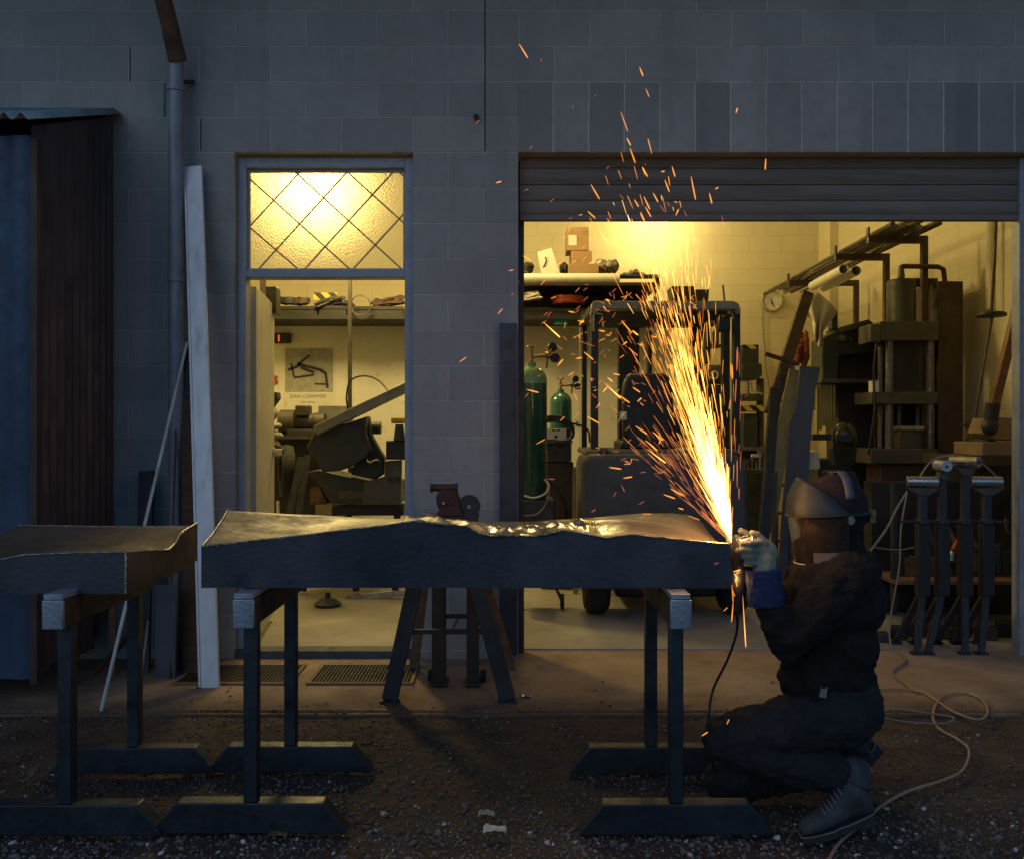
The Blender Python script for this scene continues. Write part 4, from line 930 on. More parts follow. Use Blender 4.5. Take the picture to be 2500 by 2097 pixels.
for k in range(5): gr_.bb(ga + .03, gb - .03, 6.50 + .17 * k, 6.53 + .17 * k, gz - .02, gz + .01)
gr_.build('guard_bars', m_black, FK)
for px0, px1, y1, YY in ((1443, 1461, 1112, 6.3), (1791, 1808, 1112, 6.3), (1421, 1433, 1104, 7.19), (1722, 1735, 1104, 7.19)):
    MB().pbox(px0, px1, 762, y1, YY, .06).build('guard_post', m_black, FK, bevel=.005)
for px0, px1 in ((1510, 1561), (1690, 1728), (1766, 1782)):
    MB().pbox(px0, px1, 772, 1500, 7.45, .10).build('mast_rail', m_black, FK, bevel=.003)
MB().pbox(1450, 1730, 770, 800, 7.43, .05).build('mast_crossbar', m_black, FK); MB().pbox(1512, 1728, 1000, 1100, 7.43, .05).build('mast_crossbar', m_black, FK)
mb = MB(); mb.cyl(P(1585, 810, 7.4), P(1585, 1090, 7.4), .022, n=12); mb.build('hydraulic_hose', m_blackcable, FK)
MB().pp([(1522, 1095), (1520, 960), (1524, 925), (1540, 912), (1622, 912), (1640, 925), (1645, 960), (1645, 1095)], 6.45, .1).build('seat_back', m_black, FK, bevel=.03)
MB().pbox(1515, 1650, 1075, 1098, 6.45, .45).build('seat', m_black, FK, bevel=.02)
MB().pbox(1513, 1530, 1005, 1025, 6.44, .003).build('notice_label', m_paper, FK)
MB().pbox(1755, 1784, 775, 810, 6.3, .08).build('rear_light', m_black, FK, bevel=.01)
mb = MB(); mb.tube([P(1450, 810, 6.28), P(1450, 770, 6.26), P(1456, 766, 6.26), P(1470, 768, 6.26), P(1472, 800, 6.28)], .008, 8); mb.build('grab_handle', m_steel, FK)
MB().pbox(1463, 1485, 1093, 1106, 6.05, .06).build('filler_cap', m_machine, FK, bevel=.008)

# ------------------------------------------------------------------ gas cylinders
def cylinder(px, ytop, Y, r, mat, mtop, label, band, z0=0.0):
    c = P(px, ytop, Y); z1 = c.z; x = c.x
    g_ = thing('gas_cylinder', (x, Y, z0), label, 'gas cylinder')
    MB().lathe((x, Y, 0), [(r * .9, z0 + .002), (r, z0 + .02), (r, z1 - band)], 36).build('body', mat, g_)
    prof = [(r, z1 - band)] + [(r * math.cos(a), z1 - r * 1.0 + r * math.sin(a)) for a in [rad(8 * k) for k in range(0, 10)]] + [(r * .3, z1), (r * .3, z1 + .02), (.02, z1 + .02)]
    MB().lathe((x, Y, 0), prof, 36).build('shoulder', mtop, g_)
    v = MB(); s = r / .11
    v.cyl((x, Y, z1 + .01), (x, Y, z1 + .10 * s), .014 * s, n=12); v.cyl((x, Y, z1 + .10 * s), (x, Y, z1 + .125 * s), .008 * s, n=8)
    v.lathe((x, Y, z1 + .125 * s), [(.002, 0), (.034 * s, 0), (.036 * s, .006), (.030 * s, .014 * s), (.002, .014 * s)], 18)
    v.cyl((x, Y, z1 + .06 * s), (x + .10 * s, Y - .02, z1 + .07 * s), .012 * s, n=10); vo_ = v.build('valve', m_brass, g_)
    rg = MB(); rc = Vector((x + .115 * s, Y - .02, z1 + .07 * s)); rg.cyl(rc - Vector((.02 * s, 0, 0)), rc + Vector((.02 * s, 0, 0)), .024 * s, n=16)
    rg.cyl(rc, rc + Vector((-.01 * s, 0, -.09 * s)), .008 * s, n=8); rg.build('regulator', m_brass, vo_)
    for dz, dx in ((.055, .03), (-.02, .05)):
        q0 = rc + Vector((dx * s, -.01, dz * s)); MB().lathe(q0, [(.001, -.02 * s), (.030 * s, -.02 * s), (.032 * s, -.01 * s), (.032 * s, .012 * s), (.001, .012 * s)], 20, axis=(.5, -1, .1)).build('gauge', m_black, vo_)
    return g_
cylinder(1297, 893, 6.4, .112, m_greencyl, m_greentop, 'tall dark green gas cylinder with pale green shoulder near the shutter edge', .13, .80)
CT = thing('cylinder_cart', (P(1300, 0, 6.4).x, 6.4, 0), 'dark wheeled cart under the tall green gas cylinder', 'cart')
MB().bb(P(1255, 0, 6.4).x, P(1352, 0, 6.4).x, 6.25, 6.62, .22, .80).build('body', m_dark, CT, bevel=.01)
for px, yy in ((1372, 6.5), (1262, 6.5)):
    q0 = P(px, 0, yy); MB().lathe((q0.x - .012, yy, .055), [(.01, 0), (.05, 0), (.055, .006), (.055, .02), (.05, .026), (.01, .026)], 20, axis=(1, 0, 0)).build('castor', m_rubber, CT)
    MB().beam((q0.x, yy, .06), (min(q0.x, P(1345, 0, 6.4).x), yy, .23), .02, .02).build('castor_fork', m_dark, CT)
cylinder(1369, 957, 8.0, .098, m_teal, m_teal, 'smaller teal gas cylinder with regulator behind the welder', .1)
cable([P(1268, 1205, 6.25), P(1300, 1215, 6.22), P(1330, 1205, 6.22), P(1340, 1185, 6.25), P(1330, 1170, 6.3)], .007, m_rag, 'pale hose looped round the base of the tall green cylinder', name='hose', cat='hose')
cable([P(1265, 1258, 6.2), P(1310, 1255, 6.2), P(1335, 1225, 6.2), P(1342, 1190, 6.22)], .006, m_cable, 'grey hose arc low beside the tall green cylinder', name='hose', cat='hose')
cable([P(1330, 1168, 6.4), P(1360, 1190, 6.4), P(1378, 1225, 6.4), P(1384, 1265, 6.4), P(1380, 1330, 6.4)], .012, m_blackcable, 'thick black hose hanging beside the welder cart', name='hose', cat='hose')
# welder
WD = thing('welding_machine', P(1360, 1500, 7.3), 'cream fronted welding machine on a dark cart between the cylinders', 'welder')
MB().pbox(1325, 1392, 1045, 1076, 7.2, .4).build('case', m_dark, WD, bevel=.005)
MB().pbox(1328, 1383, 1047, 1073, 7.19, .012).build('front_panel', m_white, WD, bevel=.002)
MB().cyl(P(1357, 1066, 7.18), P(1357, 1066, 7.2), .012, n=16).build('knob', m_black, WD)
for px in (1351, 1363): MB().pbox(px - 4, px + 4, 1048.5, 1052, 7.185, .006).build('display', m_black, WD)
MB().pbox(1322, 1398, 1076, 1082, 7.15, .5).build('cart_shelf', m_machine, WD); MB().pbox(1328, 1392, 1082, 1124, 7.25, .4).build('feeder_box', m_greygreen, WD, bevel=.006)
MB().pbox(1322, 1400, 1128, 1470, 7.3, .4).build('cabinet', m_darkbrown, WD, bevel=.006)
MB().tube([P(1369 + 9 * math.cos(a), 1091 + 9 * math.sin(a), 7.23) for a in [rad(20 * k) for k in range(18)]], .003, 6, closed=True).build('hose_ring', m_cable, WD)
for px in (1335, 1388): MB().lathe(P(px, 1486, 7.3) , [(.01, -.02), (.04, -.02), (.04, .02), (.01, .02)], 18, axis=(1, 0, 0)).build('castor', m_rubber, WD)
for k, (r_, o_x) in enumerate(((.012, 0), (.010, 6), (.011, -6))):
    cable([P(1325, 1026 + o_x, 7.12), P(1355, 1022 + o_x, 7.1), P(1385, 1032 + o_x, 7.1), P(1400, 1052 + o_x, 7.1), P(1392, 1072, 7.12), P(1360, 1078, 7.14)], r_, m_blackcable, ('thick black welding cable draped over the welding machine, outermost', 'lower black welding cable draped over the welding machine', 'upper black welding cable draped over the welding machine')[k], name='welding_cable')
cable([P(1390, 1032, 7.1), P(1420, 1040, 7.2), P(1436, 1052, 7.3), P(1440, 1080, 7.3)], .008, m_blackcable, 'black cable running from the welding machine to the forklift post', name='welding_cable')
tag(MB().pbox(1399, 1411, 1140, 1500, 7.1, .03).build('post', m_yellowpost), 'narrow dull yellow post standing between welder cart and forklift', 'post')

# ------------------------------------------------------------------ white lined partition with storage shelf on top
PY = 9.2
WP = thing('white_partition', (P(1080, 0, PY).x, PY, 0), 'white boarded partition across the back of the workshop', 'partition')
z_p = P(0, 797, PY).z
mb = MB(); mb.bb(-3.2, P(1416, 0, PY).x - .004, PY, PY + .05, 0, z_p); mb.build('board', m_white, WP)
MB().bb(P(1416, 0, PY).x + .004, P(1640, 0, PY).x, PY, PY + .05, 0, z_p).build('board', m_white, WP)
for px in (1407, 1424): MB().pbox(px - 1.5, px + 1.5, 1027, 1040, PY - .02, .02).build('pull_handle', m_steel, WP)
SHF = thing('storage_shelf', (P(1080, 0, 8.6).x, 8.6, z_p), 'long dark storage shelf running along the top of the white partition', 'shelf')
xs0, xs1 = P(560, 0, 8.6).x, P(1611, 0, 8.6).x
MB().bb(xs0, xs1, 8.6, PY + .1, z_p - .0 , z_p + .035).build('deck', m_black, SHF)
MB().bb(P(1262, 0, 9.1).x, xs1 - .02, PY + .06, PY + .08, z_p + .035, P(0, 690, 8.6).z - .03).build('back_board', m_darkbrown, SHF)
MB().bb(P(1150, 0, 8.6).x, xs1, 8.6, PY + .1, P(0, 690, 8.6).z - .03, P(0, 690, 8.6).z + .0).build('deck', m_darkbrown, SHF)
for px in (1604, 640, 1215):
    MB().pbox(px - 6, px + 6, 672, 800, 8.6, .05).build('upright', m_darkbrown, SHF)
MB().pbox(1500, 1611, 672, 678, 8.6, .04).build('top_rail', m_darkbrown, SHF); 
# bins on lower deck
zb_ = z_p + .037
def bin_(px0, px1, ytop, mat, label, Y=8.66, d=.4, name='storage_bin'):
    a = P(px0, ytop, Y); b_ = P(px1, 0, Y); r = thing(name, ((a.x + b_.x) / 2, Y, zb_), label, 'bin', 'storage bins on the shelf')
    m_ = MB(); x0, x1 = a.x, b_.x; t_ = .012; zt_ = a.z
    m_.bb(x0, x1, Y, Y + t_, zb_, zt_); m_.bb(x0, x1, Y + d - t_, Y + d, zb_, zt_); m_.bb(x0, x0 + t_, Y + t_, Y + d - t_, zb_, zt_); m_.bb(x1 - t_, x1, Y + t_, Y + d - t_, zb_, zt_); m_.bb(x0 + t_, x1 - t_, Y + t_, Y + d - t_, zb_, zb_ + .01)
    m_.build('body', mat, r, bevel=.003); MB().bb(x0 - .008, x1 + .008, Y - .01, Y + .0, zt_ - .03, zt_).build('lip', mat, r)
    return r
bin_(668, 775, 748, m_black, 'black storage bin on the shelf, leftmost in the doorway')
bin_(778, 845, 747, m_black, 'black storage bin on the shelf, just left of the steel pole')
bin_(862, 983, 749, m_black, 'black storage bin on the shelf behind the right door jamb')
bin_(1268, 1345, 752, m_black, 'black storage bin on the shelf above the tall green cylinder')
bb_ = bin_(1348, 1440, 754, m_black, 'black storage bin carrying a teal sticker, on the shelf')
MB().pbox(1352, 1386, 771, 793, 8.645, .003).build('sticker', M('teal_print', (.05, .30, .32), .5, 0, .4, 30), bb_)
def coil(c, R_, r, turns, mat, name, label, cat, flat=.6, seed=1, axis='z'):
    r_ = random.Random(seed); pts = []
    for k in range(turns * 18):
        a = 2 * math.pi * k / 18; rr = R_ * (1 + .12 * math.sin(k * .37 + seed) + r_.uniform(-.03, .03))
        if axis == 'z': pts.append(c + Vector((rr * math.cos(a), rr * flat * math.sin(a), r * 1.6 * (k // 18) * .6 + r_.uniform(0, r))))
        else: pts.append(c + Vector((rr * math.cos(a), r * 1.3 * math.sin(k * .3) + k * .0008, rr * flat * math.sin(a))))
    m_ = MB(); m_.tube(pts, r, 6); return tag(m_.build(name, mat, sharp=80), label, cat)
zt_ = P(0, 747, 8.8).z
coil(P(700, 742, 8.85), .09, .012, 5, m_black, 'cable_coil', 'black cable coil on the leftmost doorway bin', 'coil', seed=2)
coil(P(882, 745, 8.5), .095, .0045, 3, m_machine, 'wire_coil', 'coil of bare wire hanging beside the steel pole', 'coil', 1, 4, 'y')
coil(P(735, 743, 8.85), .08, .014, 4, m_darkbrown, 'cable_coil', 'brown cable coil on the shelf below the hazard tape', 'coil', seed=5)
coil(P(1385, 742, 8.8), .15, .011, 6, m_orange, 'hose_coil', 'coil of red orange air hose on the shelf behind the sparks', 'coil', .7, 7)
coil(P(1425, 745, 8.9), .12, .013, 5, m_blackcable, 'cable_coil', 'dark cable coil on the shelf right of the orange hose', 'coil', .7, 9)
sg = thing('hazard_sign', P(793, 735, 8.95), 'board with yellow and black hazard stripes on the doorway shelf', 'sign')
MB().pbox(765, 822, 715, 733, 8.95, .02).build('board', m_hazard, sg)
def sticks(px0, px1, py, Y, n_, mat, label, seed, name='rag_bundle'):
    r_ = random.Random(seed); m_ = MB()
    for k in range(n_):
        a = P(px0 + r_.uniform(-3, 6), py + r_.uniform(-4, 8), Y + r_.uniform(-.15, .15)); b_ = P(px1 + r_.uniform(-8, 4), py - 12 + r_.uniform(-8, 14), Y + r_.uniform(-.2, .2))
        m_.tube([a, a.lerp(b_, .5) + Vector((0, 0, r_.uniform(-.02, .03))), b_], r_.uniform(.006, .014), 6)
    return tag(m_.build(name, mat, sharp=70), label, 'bundle')
sticks(912, 985, 742, 8.8, 18, m_darkwood, 'bundle of brown straps and offcuts on the shelf by the door jamb', 3, 'strap_bundle')
sticks(1262, 1320, 732, 8.7, 22, m_rag, 'bundle of pale rope ends on the shelf by the pillar', 4, 'rope_bundle')
sticks(770, 840, 744, 8.75, 16, m_dark, 'tangle of tools and wire in front of the hazard board', 5, 'tool_tangle')
# items on upper deck
zu = P(0, 690, 8.6).z + .002
def upz(Y): return zu
CB = thing('cardboard_box', (P(1408, 0, 8.85).x, 8.85, zu), 'tall cardboard box with white label on the upper shelf', 'box')
a = P(1384, 555, 8.8); b_ = P(1437, 0, 8.8)
MB().bb(a.x, b_.x, 8.8, 9.1, P(0, 612, 8.8).z, a.z).build('top_carton', m_cardboard, CB, bevel=.004)
MB().bb(P(1395, 0, 8.8).x, b_.x + .03, 8.8, 9.1, zu, P(0, 613, 8.8).z).build('bottom_carton', m_cardboard, CB, bevel=.004)
MB().pbox(1388, 1408, 575, 600, 8.796, .003).build('label', m_paper, CB)
tag(MB().pbox(1388, 1462, 645, 672, 8.7, .09).build('cardboard_box', m_cardboard, bevel=.004), 'small low cardboard carton in front of the tall one', 'box')
wp_ = MB(); wp_.pp([(1312, 616), (1347, 606), (1367, 668), (1322, 672)], 8.8, .04); tag(wp_.build('white_board', m_white, bevel=.003), 'tilted white board with black marks on the upper shelf', 'board')
ca_ = MB(); ca_.tube([P(1331, 628, 8.79), P(1334, 636, 8.79), P(1330, 648, 8.79), P(1326, 652, 8.79)], .006, 6); ca_.build('black_mark', m_ink, bpy.data.objects['white_board'])
bpy.data.objects['black_mark'].location = Vector((0, 0, 0))
def lump(px0, px1, py0, py1, Y, mat, name, label, cat, seed, d=.18):
    a = P(px0, py0, Y); b_ = P(px1, py1, Y); c = (a + b_) / 2; c.y = Y + d / 2
    m_ = MB(); r_ = random.Random(seed); w, h_ = (b_.x - a.x) / 2, (a.z - b_.z) / 2
    for k in range(7): m_.ell(c + Vector((r_.uniform(-.5, .5) * w, r_.uniform(-.3, .3) * d, r_.uniform(-.5, .1) * h_)), (w * r_.uniform(.35, .6), d * .4, h_ * r_.uniform(.4, .8)), n=12, m=8)
    o = m_.build(name, mat, sharp=180)
    m = o.modifiers.new('r', 'REMESH'); m.mode = 'VOXEL'; m.voxel_size = max(.006, w / 18)
    tx = bpy.data.textures.new(name, 'CLOUDS'); tx.noise_scale = max(.03, w * .35); m = o.modifiers.new('d', 'DISPLACE'); m.texture = tx; m.strength = w * .35
    for p_ in (): pass
    return tag(o, label, cat)
lump(1255, 1312, 628, 672, 8.8, m_black, 'dark_bag', 'dark cloth bag at the pillar end of the upper shelf', 'bag', 1)
lump(1365, 1392, 625, 672, 8.95, m_greygreen, 'cloth_bundle', 'grey cloth bundle between white board and tall carton', 'cloth', 2)
lump(1450, 1515, 622, 672, 8.8, m_sackcloth, 'crumpled_plastic', 'crumpled pale plastic sheeting right of the cardboard boxes', 'plastic sheet', 3)
lump(1520, 1580, 655, 676, 8.8, m_sackcloth, 'cloth_bundle', 'low striped cloth bundle at the right end of the upper shelf', 'cloth', 4)
lump(905, 950, 722, 750, 8.85, m_dark, 'dark_bag', 'dark lumpy bag among the straps on the doorway shelf', 'bag', 31)
lump(836, 862, 728, 752, 8.8, m_darkbrown, 'tool_roll', 'brown tool roll on the shelf behind the steel pole', 'tool roll', 32)
tag(MB().cyl(P(1200, 680, 8.5), P(1512, 680, 8.5), .045, n=24).build('plastic_tube', m_pvc), 'long cream plastic tube lying along the upper shelf edge', 'tube')
tag(MB().cyl(P(1500, 676, 8.52), P(1608, 676, 8.52), .022, n=14).build('steel_tube', m_dark), 'dark steel tube beyond the end of the cream tube', 'tube')
for k, (x0_, x1_, y0_) in enumerate(((1640, 1696, 699), (1698, 1732, 707))):
    tag(MB().pp([(x0_ + 3, 737), (x0_, y0_), (x1_, y0_), (x1_ - 3, 737)], 9.6, .3).build('plastic_crate', m_black, bevel=.006), ('larger black crate standing high up behind the forklift roof', 'smaller black crate right of the larger one behind the forklift roof')[k], 'crate', 'black crates behind the forklift roof')
tag(MB().pbox(1630, 1740, 737, 742, 9.55, .4).build('wall_shelf', m_darkbrown), 'small high shelf under the two black crates', 'shelf')
tag(MB().pbox(1700, 1768, 841, 846, 9.6, .3).build('wall_shelf', m_darkbrown), 'small brown shelf with bottles seen through the forklift cab', 'shelf')
for k, px in enumerate((1715, 1732, 1748)):
    c = P(px, 841, 9.7); tag(MB().lathe(c, [(.03, 0), (.034, .01), (.034, .13), (.012, .17), (.012, .2), (.001, .2)], 16).build('bottle', (m_rag, m_pvc, m_machine)[k]), ('cream bottle on the small shelf, nearest the mast', 'white bottle in the middle of the small shelf', 'grey bottle at the right end of the small shelf')[k], 'bottle', 'bottles on the small shelf')
# pole, displays, poster
tag(MB().pbox(849, 858, 600, 1500, 7.9, .035).build('steel_pole', m_machine), 'upright square steel pole standing in the doorway view', 'pole')
DS = thing('wall_display', P(684, 838, PY - .06), 'black display box with red digits on the white partition', 'display')
MB().pbox(650, 706, 813, 838, PY - .06, .06).build('case', m_black, DS, bevel=.004); MB().pbox(679, 682, 818, 834, PY - .063, .003).build('lit_digits', emis('red_led', (1, .12, .03), 1.2), DS)
tag(MB().pp([(664, 925), (671, 916), (677, 920), (675, 928), (679, 934), (671, 938)], PY - .03, .025).build('red_hook', m_red, bevel=.003), 'small red hook on the white partition by the door leaf', 'hook')
PO = thing('poster', P(755, 1000, PY - .006), 'exhibition poster with a photo of bent black steel bars', 'poster')
MB().pbox(692, 820, 846, 1012, PY - .004, .0025).build('paper', m_paper, PO)
MB().pbox(696, 813, 851, 957, PY - .007, .0025).build('picture', m_grey_paper, PO)
bars = MB()
def cq(x, y): return P(560 + x * SC, 800 + y * SC, PY - .0105)
for a, b, w in (((570, 305), (660, 230), .022), ((485, 350), (590, 310), .026), ((560, 300), (760, 352), .03), ((510, 295), (535, 410), .018), ((535, 415), (700, 390), .02), ((750, 350), (795, 378), .03), ((795, 375), (812, 500), .026), ((705, 466), (800, 468), .014), ((590, 330), (700, 372), .03)):
    bars.beam(cq(*a), cq(*b), w, .003, up=(0, 1, 0))
bars.build('bent_bar_print', m_ink, PO)
def text(body, px, py, size, Y, mat, parent, name='lettering'):
    cu = bpy.data.curves.new(name, 'FONT'); cu.body = body; cu.size = size; cu.align_x = 'CENTER'; cu.extrude = .0006
    cu.materials.append(mat)
    tmp = bpy.data.objects.new('lettering_source', cu); me = bpy.data.meshes.new_from_object(tmp); bpy.data.objects.remove(tmp)
    o = bpy.data.objects.new(name, me); COL.objects.link(o); o.parent = parent
    o.location = P(px, py, Y) - rootloc(parent); o.rotation_euler = (math.radians(90), 0, 0); return o
text('DAN LORRIMER', 752, 972, .052, PY - .006, m_greytext, PO); text('State of Flux', 752, 984, .028, PY - .006, m_greytext, PO)

# ------------------------------------------------------------------ machines in the doorway
BS = thing('bandsaw', P(850, 1500, 7.0), 'dark metal-cutting bandsaw with raised sloping arm in the doorway', 'bandsaw')
def z2(x, y): return (650 + x * .19886, 920 + y * .19886)
poly = lambda L: [z2(*p_) for p_ in L]
MB().pp(poly([(490, 850), (560, 740), (600, 650), (700, 650), (1060, 540), (1230, 480), (1210, 690), (1280, 900), (1230, 980), (1060, 1090), (900, 1150), (690, 1170), (610, 1020), (525, 930)]), 6.9, .14).build('wheel_cover', m_dark, BS, bevel=.012)
MB().beam(P(772, 1052, 6.86), P(1010, 938, 6.86), .10, .075, up=(0, 0, 1)).build('saw_arm', M('arm_grey', (.22, .215, .18), .4, .3), BS, bevel=.008)
MB().beam(P(790, 1036, 6.83), P(1010, 930, 6.83), .02, .02, up=(0, 0, 1)).build('blade_guide', m_steel, BS)
MB().pp(poly([(1060, 590), (1250, 480), (1290, 720), (1380, 880), (1450, 1000), (1440, 1190), (1330, 1260), (1050, 1200), (1020, 1130), (1200, 1000), (1230, 850)]), 7.02, .12).build('motor_bracket', m_black, BS, bevel=.01)
MB().cyl(P(890, 1045, 7.2), P(930, 1045, 7.2), .05, n=20).build('motor', m_greygreen, BS)
MB().tube([P(*z2(x, y), 6.85) for x, y in ((1240, 1010), (1250, 1040), (1280, 1050), (1300, 1030), (1360, 1010), (1380, 1030))], .006, 8).build('spring_clip', m_chrome, BS)
MB().pp(poly([(490, 1165), (640, 1140), (1240, 1270), (1640, 1280), (1640, 1560), (790, 1555), (640, 1300)]), 7.05, .4).build('coolant_tray', m_greygreen, BS, bevel=.008)
MB().pbox(826, 888, 1198, 1216, 7.04, .004).build('notice_plate', m_machine, BS)
MB().pp(poly([(1450, 1030), (1660, 1020), (1650, 1570), (1180, 1560), (1200, 1290), (1450, 1220)]), 6.98, .06).build('control_panel', m_machine, BS, bevel=.006)
for x in (1520, 1615): MB().cyl(P(*z2(x, 1255), 6.95), P(*z2(x, 1255), 6.98), .018, n=16).build('control_knob', m_black, BS)
MB().pp(poly([(540, 1560), (530, 1370), (650, 1350), (760, 1560)]), 7.1, .3).build('stand_leg', m_rust, BS)
MB().pbox(810, 985, 1236, 1258, 7.1, .35).build('stand_shelf', m_black, BS)
MB().pbox(770, 812, 1228, 1262, 7.1, .04).build('stand_leg', m_yellowpost, BS)
for a, b in (((760, 1258), (740, 1490)), ((850, 1258), (870, 1490)), ((970, 1258), (965, 1480))):
    q1 = P(b[0], b[1], 7.1); q1.z = .02; MB().beam(P(*a, 7.1), q1, .05, .04, up=(0, 1, 0)).build('stand_leg', m_black, BS)
MB().beam(P(845, 1460, 6.9), P(1000, 1445, 6.9), .04, .045).build('base_rail', m_steel, BS)
c_ = P(800, 1490, 6.6); c_.z = .0
tag(MB().lathe(c_, [(.09, 0), (.10, .02), (.06, .05), (.02, .06), (.02, .1), (.001, .1)], 24).build('round_base', m_dark), 'low round dark base on the floor inside the doorway', 'base')
BG = thing('bench_grinder', P(740, 1065, 8.1), 'grey bench grinder on the workbench below the poster', 'bench grinder')
MB().cyl(P(700, 1030, 8.15), P(778, 1030, 8.15), .075, n=28).build('motor', m_machine, BG)
MB().cyl(P(684, 1032, 8.15), P(722, 1032, 8.15), .115, n=32).build('wheel_guard', m_machine, BG, bevel=.01); MB().cyl(P(768, 1032, 8.15), P(795, 1032, 8.15), .09, n=32).build('wheel_guard', m_machine, BG, bevel=.01)
MB().pbox(720, 753, 990, 1016, 8.05, .15).build('switch_box', m_machine, BG, bevel=.01); MB().pbox(700, 780, 1048, 1062, 8.02, .25).build('base', m_greygreen, BG, bevel=.005)
WB = thing('workbench', (P(720, 0, 8.2).x, 8.2, 0), 'workbench with grey top behind the bandsaw', 'workbench')
MB().pbox(640, 800, 1062, 1072, 7.95, .7).build('top', m_machine, WB); MB().pbox(640, 795, 1072, 1470, 8.1, .5).build('cabinet', m_black, WB)
tag(MB().pbox(777, 852, 991, 1060, 8.4, .25).build('metal_box', M('box_grey', (.2, .2, .18), .5), bevel=.005), 'grey metal box behind the raised saw arm', 'box')
gl_ = MB()
for k in range(4): c = P(668 + (k % 2) * 4, 1040 + k * 20, 7.6); gl_.ell(c, (.07, .06, .032), R=Matrix.Rotation(.3 * k, 3, 'Y'))
gl_.ell(P(664, 1010, 7.6), (.05, .05, .06)); o = gl_.build('work_gloves', m_sackcloth); tag(o, 'pile of grey work gloves hanging by the door handle', 'gloves')
tag(MB().pp([(640, 958), (676, 958), (678, 972), (662, 995), (640, 1000)], 7.7, .12).build('black_holder', m_black, bevel=.004), 'black wedge-shaped holder beside the open door leaf', 'holder')
tag(MB().lathe(P(700, 1150, 7.5), [(.17, -.05), (.21, -.05), (.22, 0), (.21, .05), (.17, .05), (.165, 0), (.17, -.05)], 40, axis=(1, .35, 0)).build('tyre', m_rubber), 'black tyre standing upright behind the open door', 'tyre')
for k, (a, b, l) in enumerate((((735, 1115), (690, 1330), 'leaning dark flat bar left of the bandsaw, outermost'), ((750, 1110), (718, 1330), 'leaning dark flat bar touching the bandsaw tray'))):
    q1 = P(b[0], b[1], 7.1); q1 = P(a[0], a[1], 7.3) + (q1 - P(a[0], a[1], 7.3)) * 1.7; tag(MB().beam(P(*a, 7.3), q1, .05, .01, up=(0, 1, 0)).build('flat_bar', m_dark), l, 'bar')
YT = thing('yellow_tool', P(970, 1100, 6.9), 'tool with a yellow cap beside the right door jamb', 'tool')
MB().cyl(P(956, 1026, 6.9), P(995, 1026, 6.9), .025, n=16).build('cap', m_yellow, YT); MB().cyl(P(975, 1036, 6.9), P(975, 1075, 6.9), .03, .045, n=16).build('stem', m_dark, YT); MB().pbox(942, 1000, 1075, 1122, 6.9, .15).build('base', m_black, YT, bevel=.01)
cable([P(852, 1010, 7.85), P(846, 970, 7.8), P(856, 930, 7.7), P(890, 918, 7.5), P(925, 930, 7.2), P(950, 958, 6.9)], .0075, m_blackcable, 'black cable arching from the steel pole to the saw arm')
tag(MB().cyl(P(678, 1222, 6.9), P(680, 1330, 6.9), .012, n=12).build('pale_rod', m_pvc), 'short pale rod standing upright inside the doorway', 'rod')

# ------------------------------------------------------------------ right side machinery
PR_ = thing('hydraulic_press', P(2210, 1560, 7.2), 'four-column hydraulic press with tall grey ram cylinder', 'hydraulic press')
YP = 7.2
c = P(2200, 0, YP + .15)
MB().lathe((c.x, YP + .15, 0), [(.001, P(0, 677, YP).z), (.10, P(0, 677, YP).z), (.112, P(0, 681, YP).z), (.114, P(0, 790, YP).z), (.001, P(0, 790, YP).z)], 36).build('ram_cylinder', m_greygreen, PR_)
MB().cyl(P(2200, 679, YP + .15), P(2200, 650, YP + .15), .03, .02, n=14).build('port_fitting', m_machine, PR_)
MB().tube([P(2198, 655, YP + .15), P(2204, 651, YP + .15), P(2290, 652, YP + .15), P(2303, 658, YP + .15), P(2307, 690, YP + .2), P(2307, 720, YP + .2)], .02, 12).build('hydraulic_pipe', m_darkbrown, PR_)
MB().pbox(2148, 2292, 785, 832, YP, .35).build('crosshead', m_machine, PR_, bevel=.008)
MB().pbox(2125, 2149, 792, 836, YP - .02, .25).build('side_bracket', m_machine, PR_, bevel=.006)
for px, yy in ((2171, YP + .05), (2271, YP + .05), (2150, YP + .3), (2256, YP + .3)):
    MB().cyl(P(px, 830, yy), P(px, 1100, yy), .032 if yy < YP + .1 else .026, n=20).build('column', M('column_steel', (.15, .14, .13), .35, .7), PR_)
MB().pbox(2128, 2290, 957, 987, YP - .01, .36).build('moving_platen', m_machine, PR_, bevel=.006)
MB().pbox(2126, 2290, 1095, 1132, YP - .02, .4).build('bed', m_machine, PR_, bevel=.008)
MB().pbox(2196, 2252, 1048, 1095, YP + .08, .15).build('die_block', m_machine, PR_, bevel=.005); MB().pbox(2190, 2258, 1040, 1050, YP + .06, .2).build('die_plate', m_steel, PR_, bevel=.003)
MB().pbox(2150, 2280, 1132, 1500, YP + .05, .3).build('frame', m_darkbrown, PR_, bevel=.006)
MB().pbox(2180, 2258, 832, 957, YP + .2, .1).build('guide_block', m_dark, PR_)
MB().pbox(2138, 2296, 800, 1500, YP + .44, .05).build('dark_backing', m_black, PR_)  # black panel added so the gaps between the press columns look dark
for px in (2196, 2240): MB().cyl(P(px, 990, YP + .2), P(px, 1045, YP + .2), .018, n=14).build('guide_rod', m_machine, PR_)
MB().tube([P(2140, 840, YP - .02), P(2132, 900, YP - .05), P(2136, 1000, YP - .03), P(2120, 1110, YP)], .009, 8).build('oil_hose', m_blackcable, PR_)
MB().pbox(2130, 2146, 930, 958, YP - .04, .08).build('limit_switch', m_rag, PR_, bevel=.003)
MB().pbox(2225, 2290, 680, 700, YP + .3, .06).build('arm_bracket', m_darkbrown, PR_)
MB().pbox(2250, 2292, 700, 785, YP + .35, .05).build('back_plate', m_darkbrown, PR_)
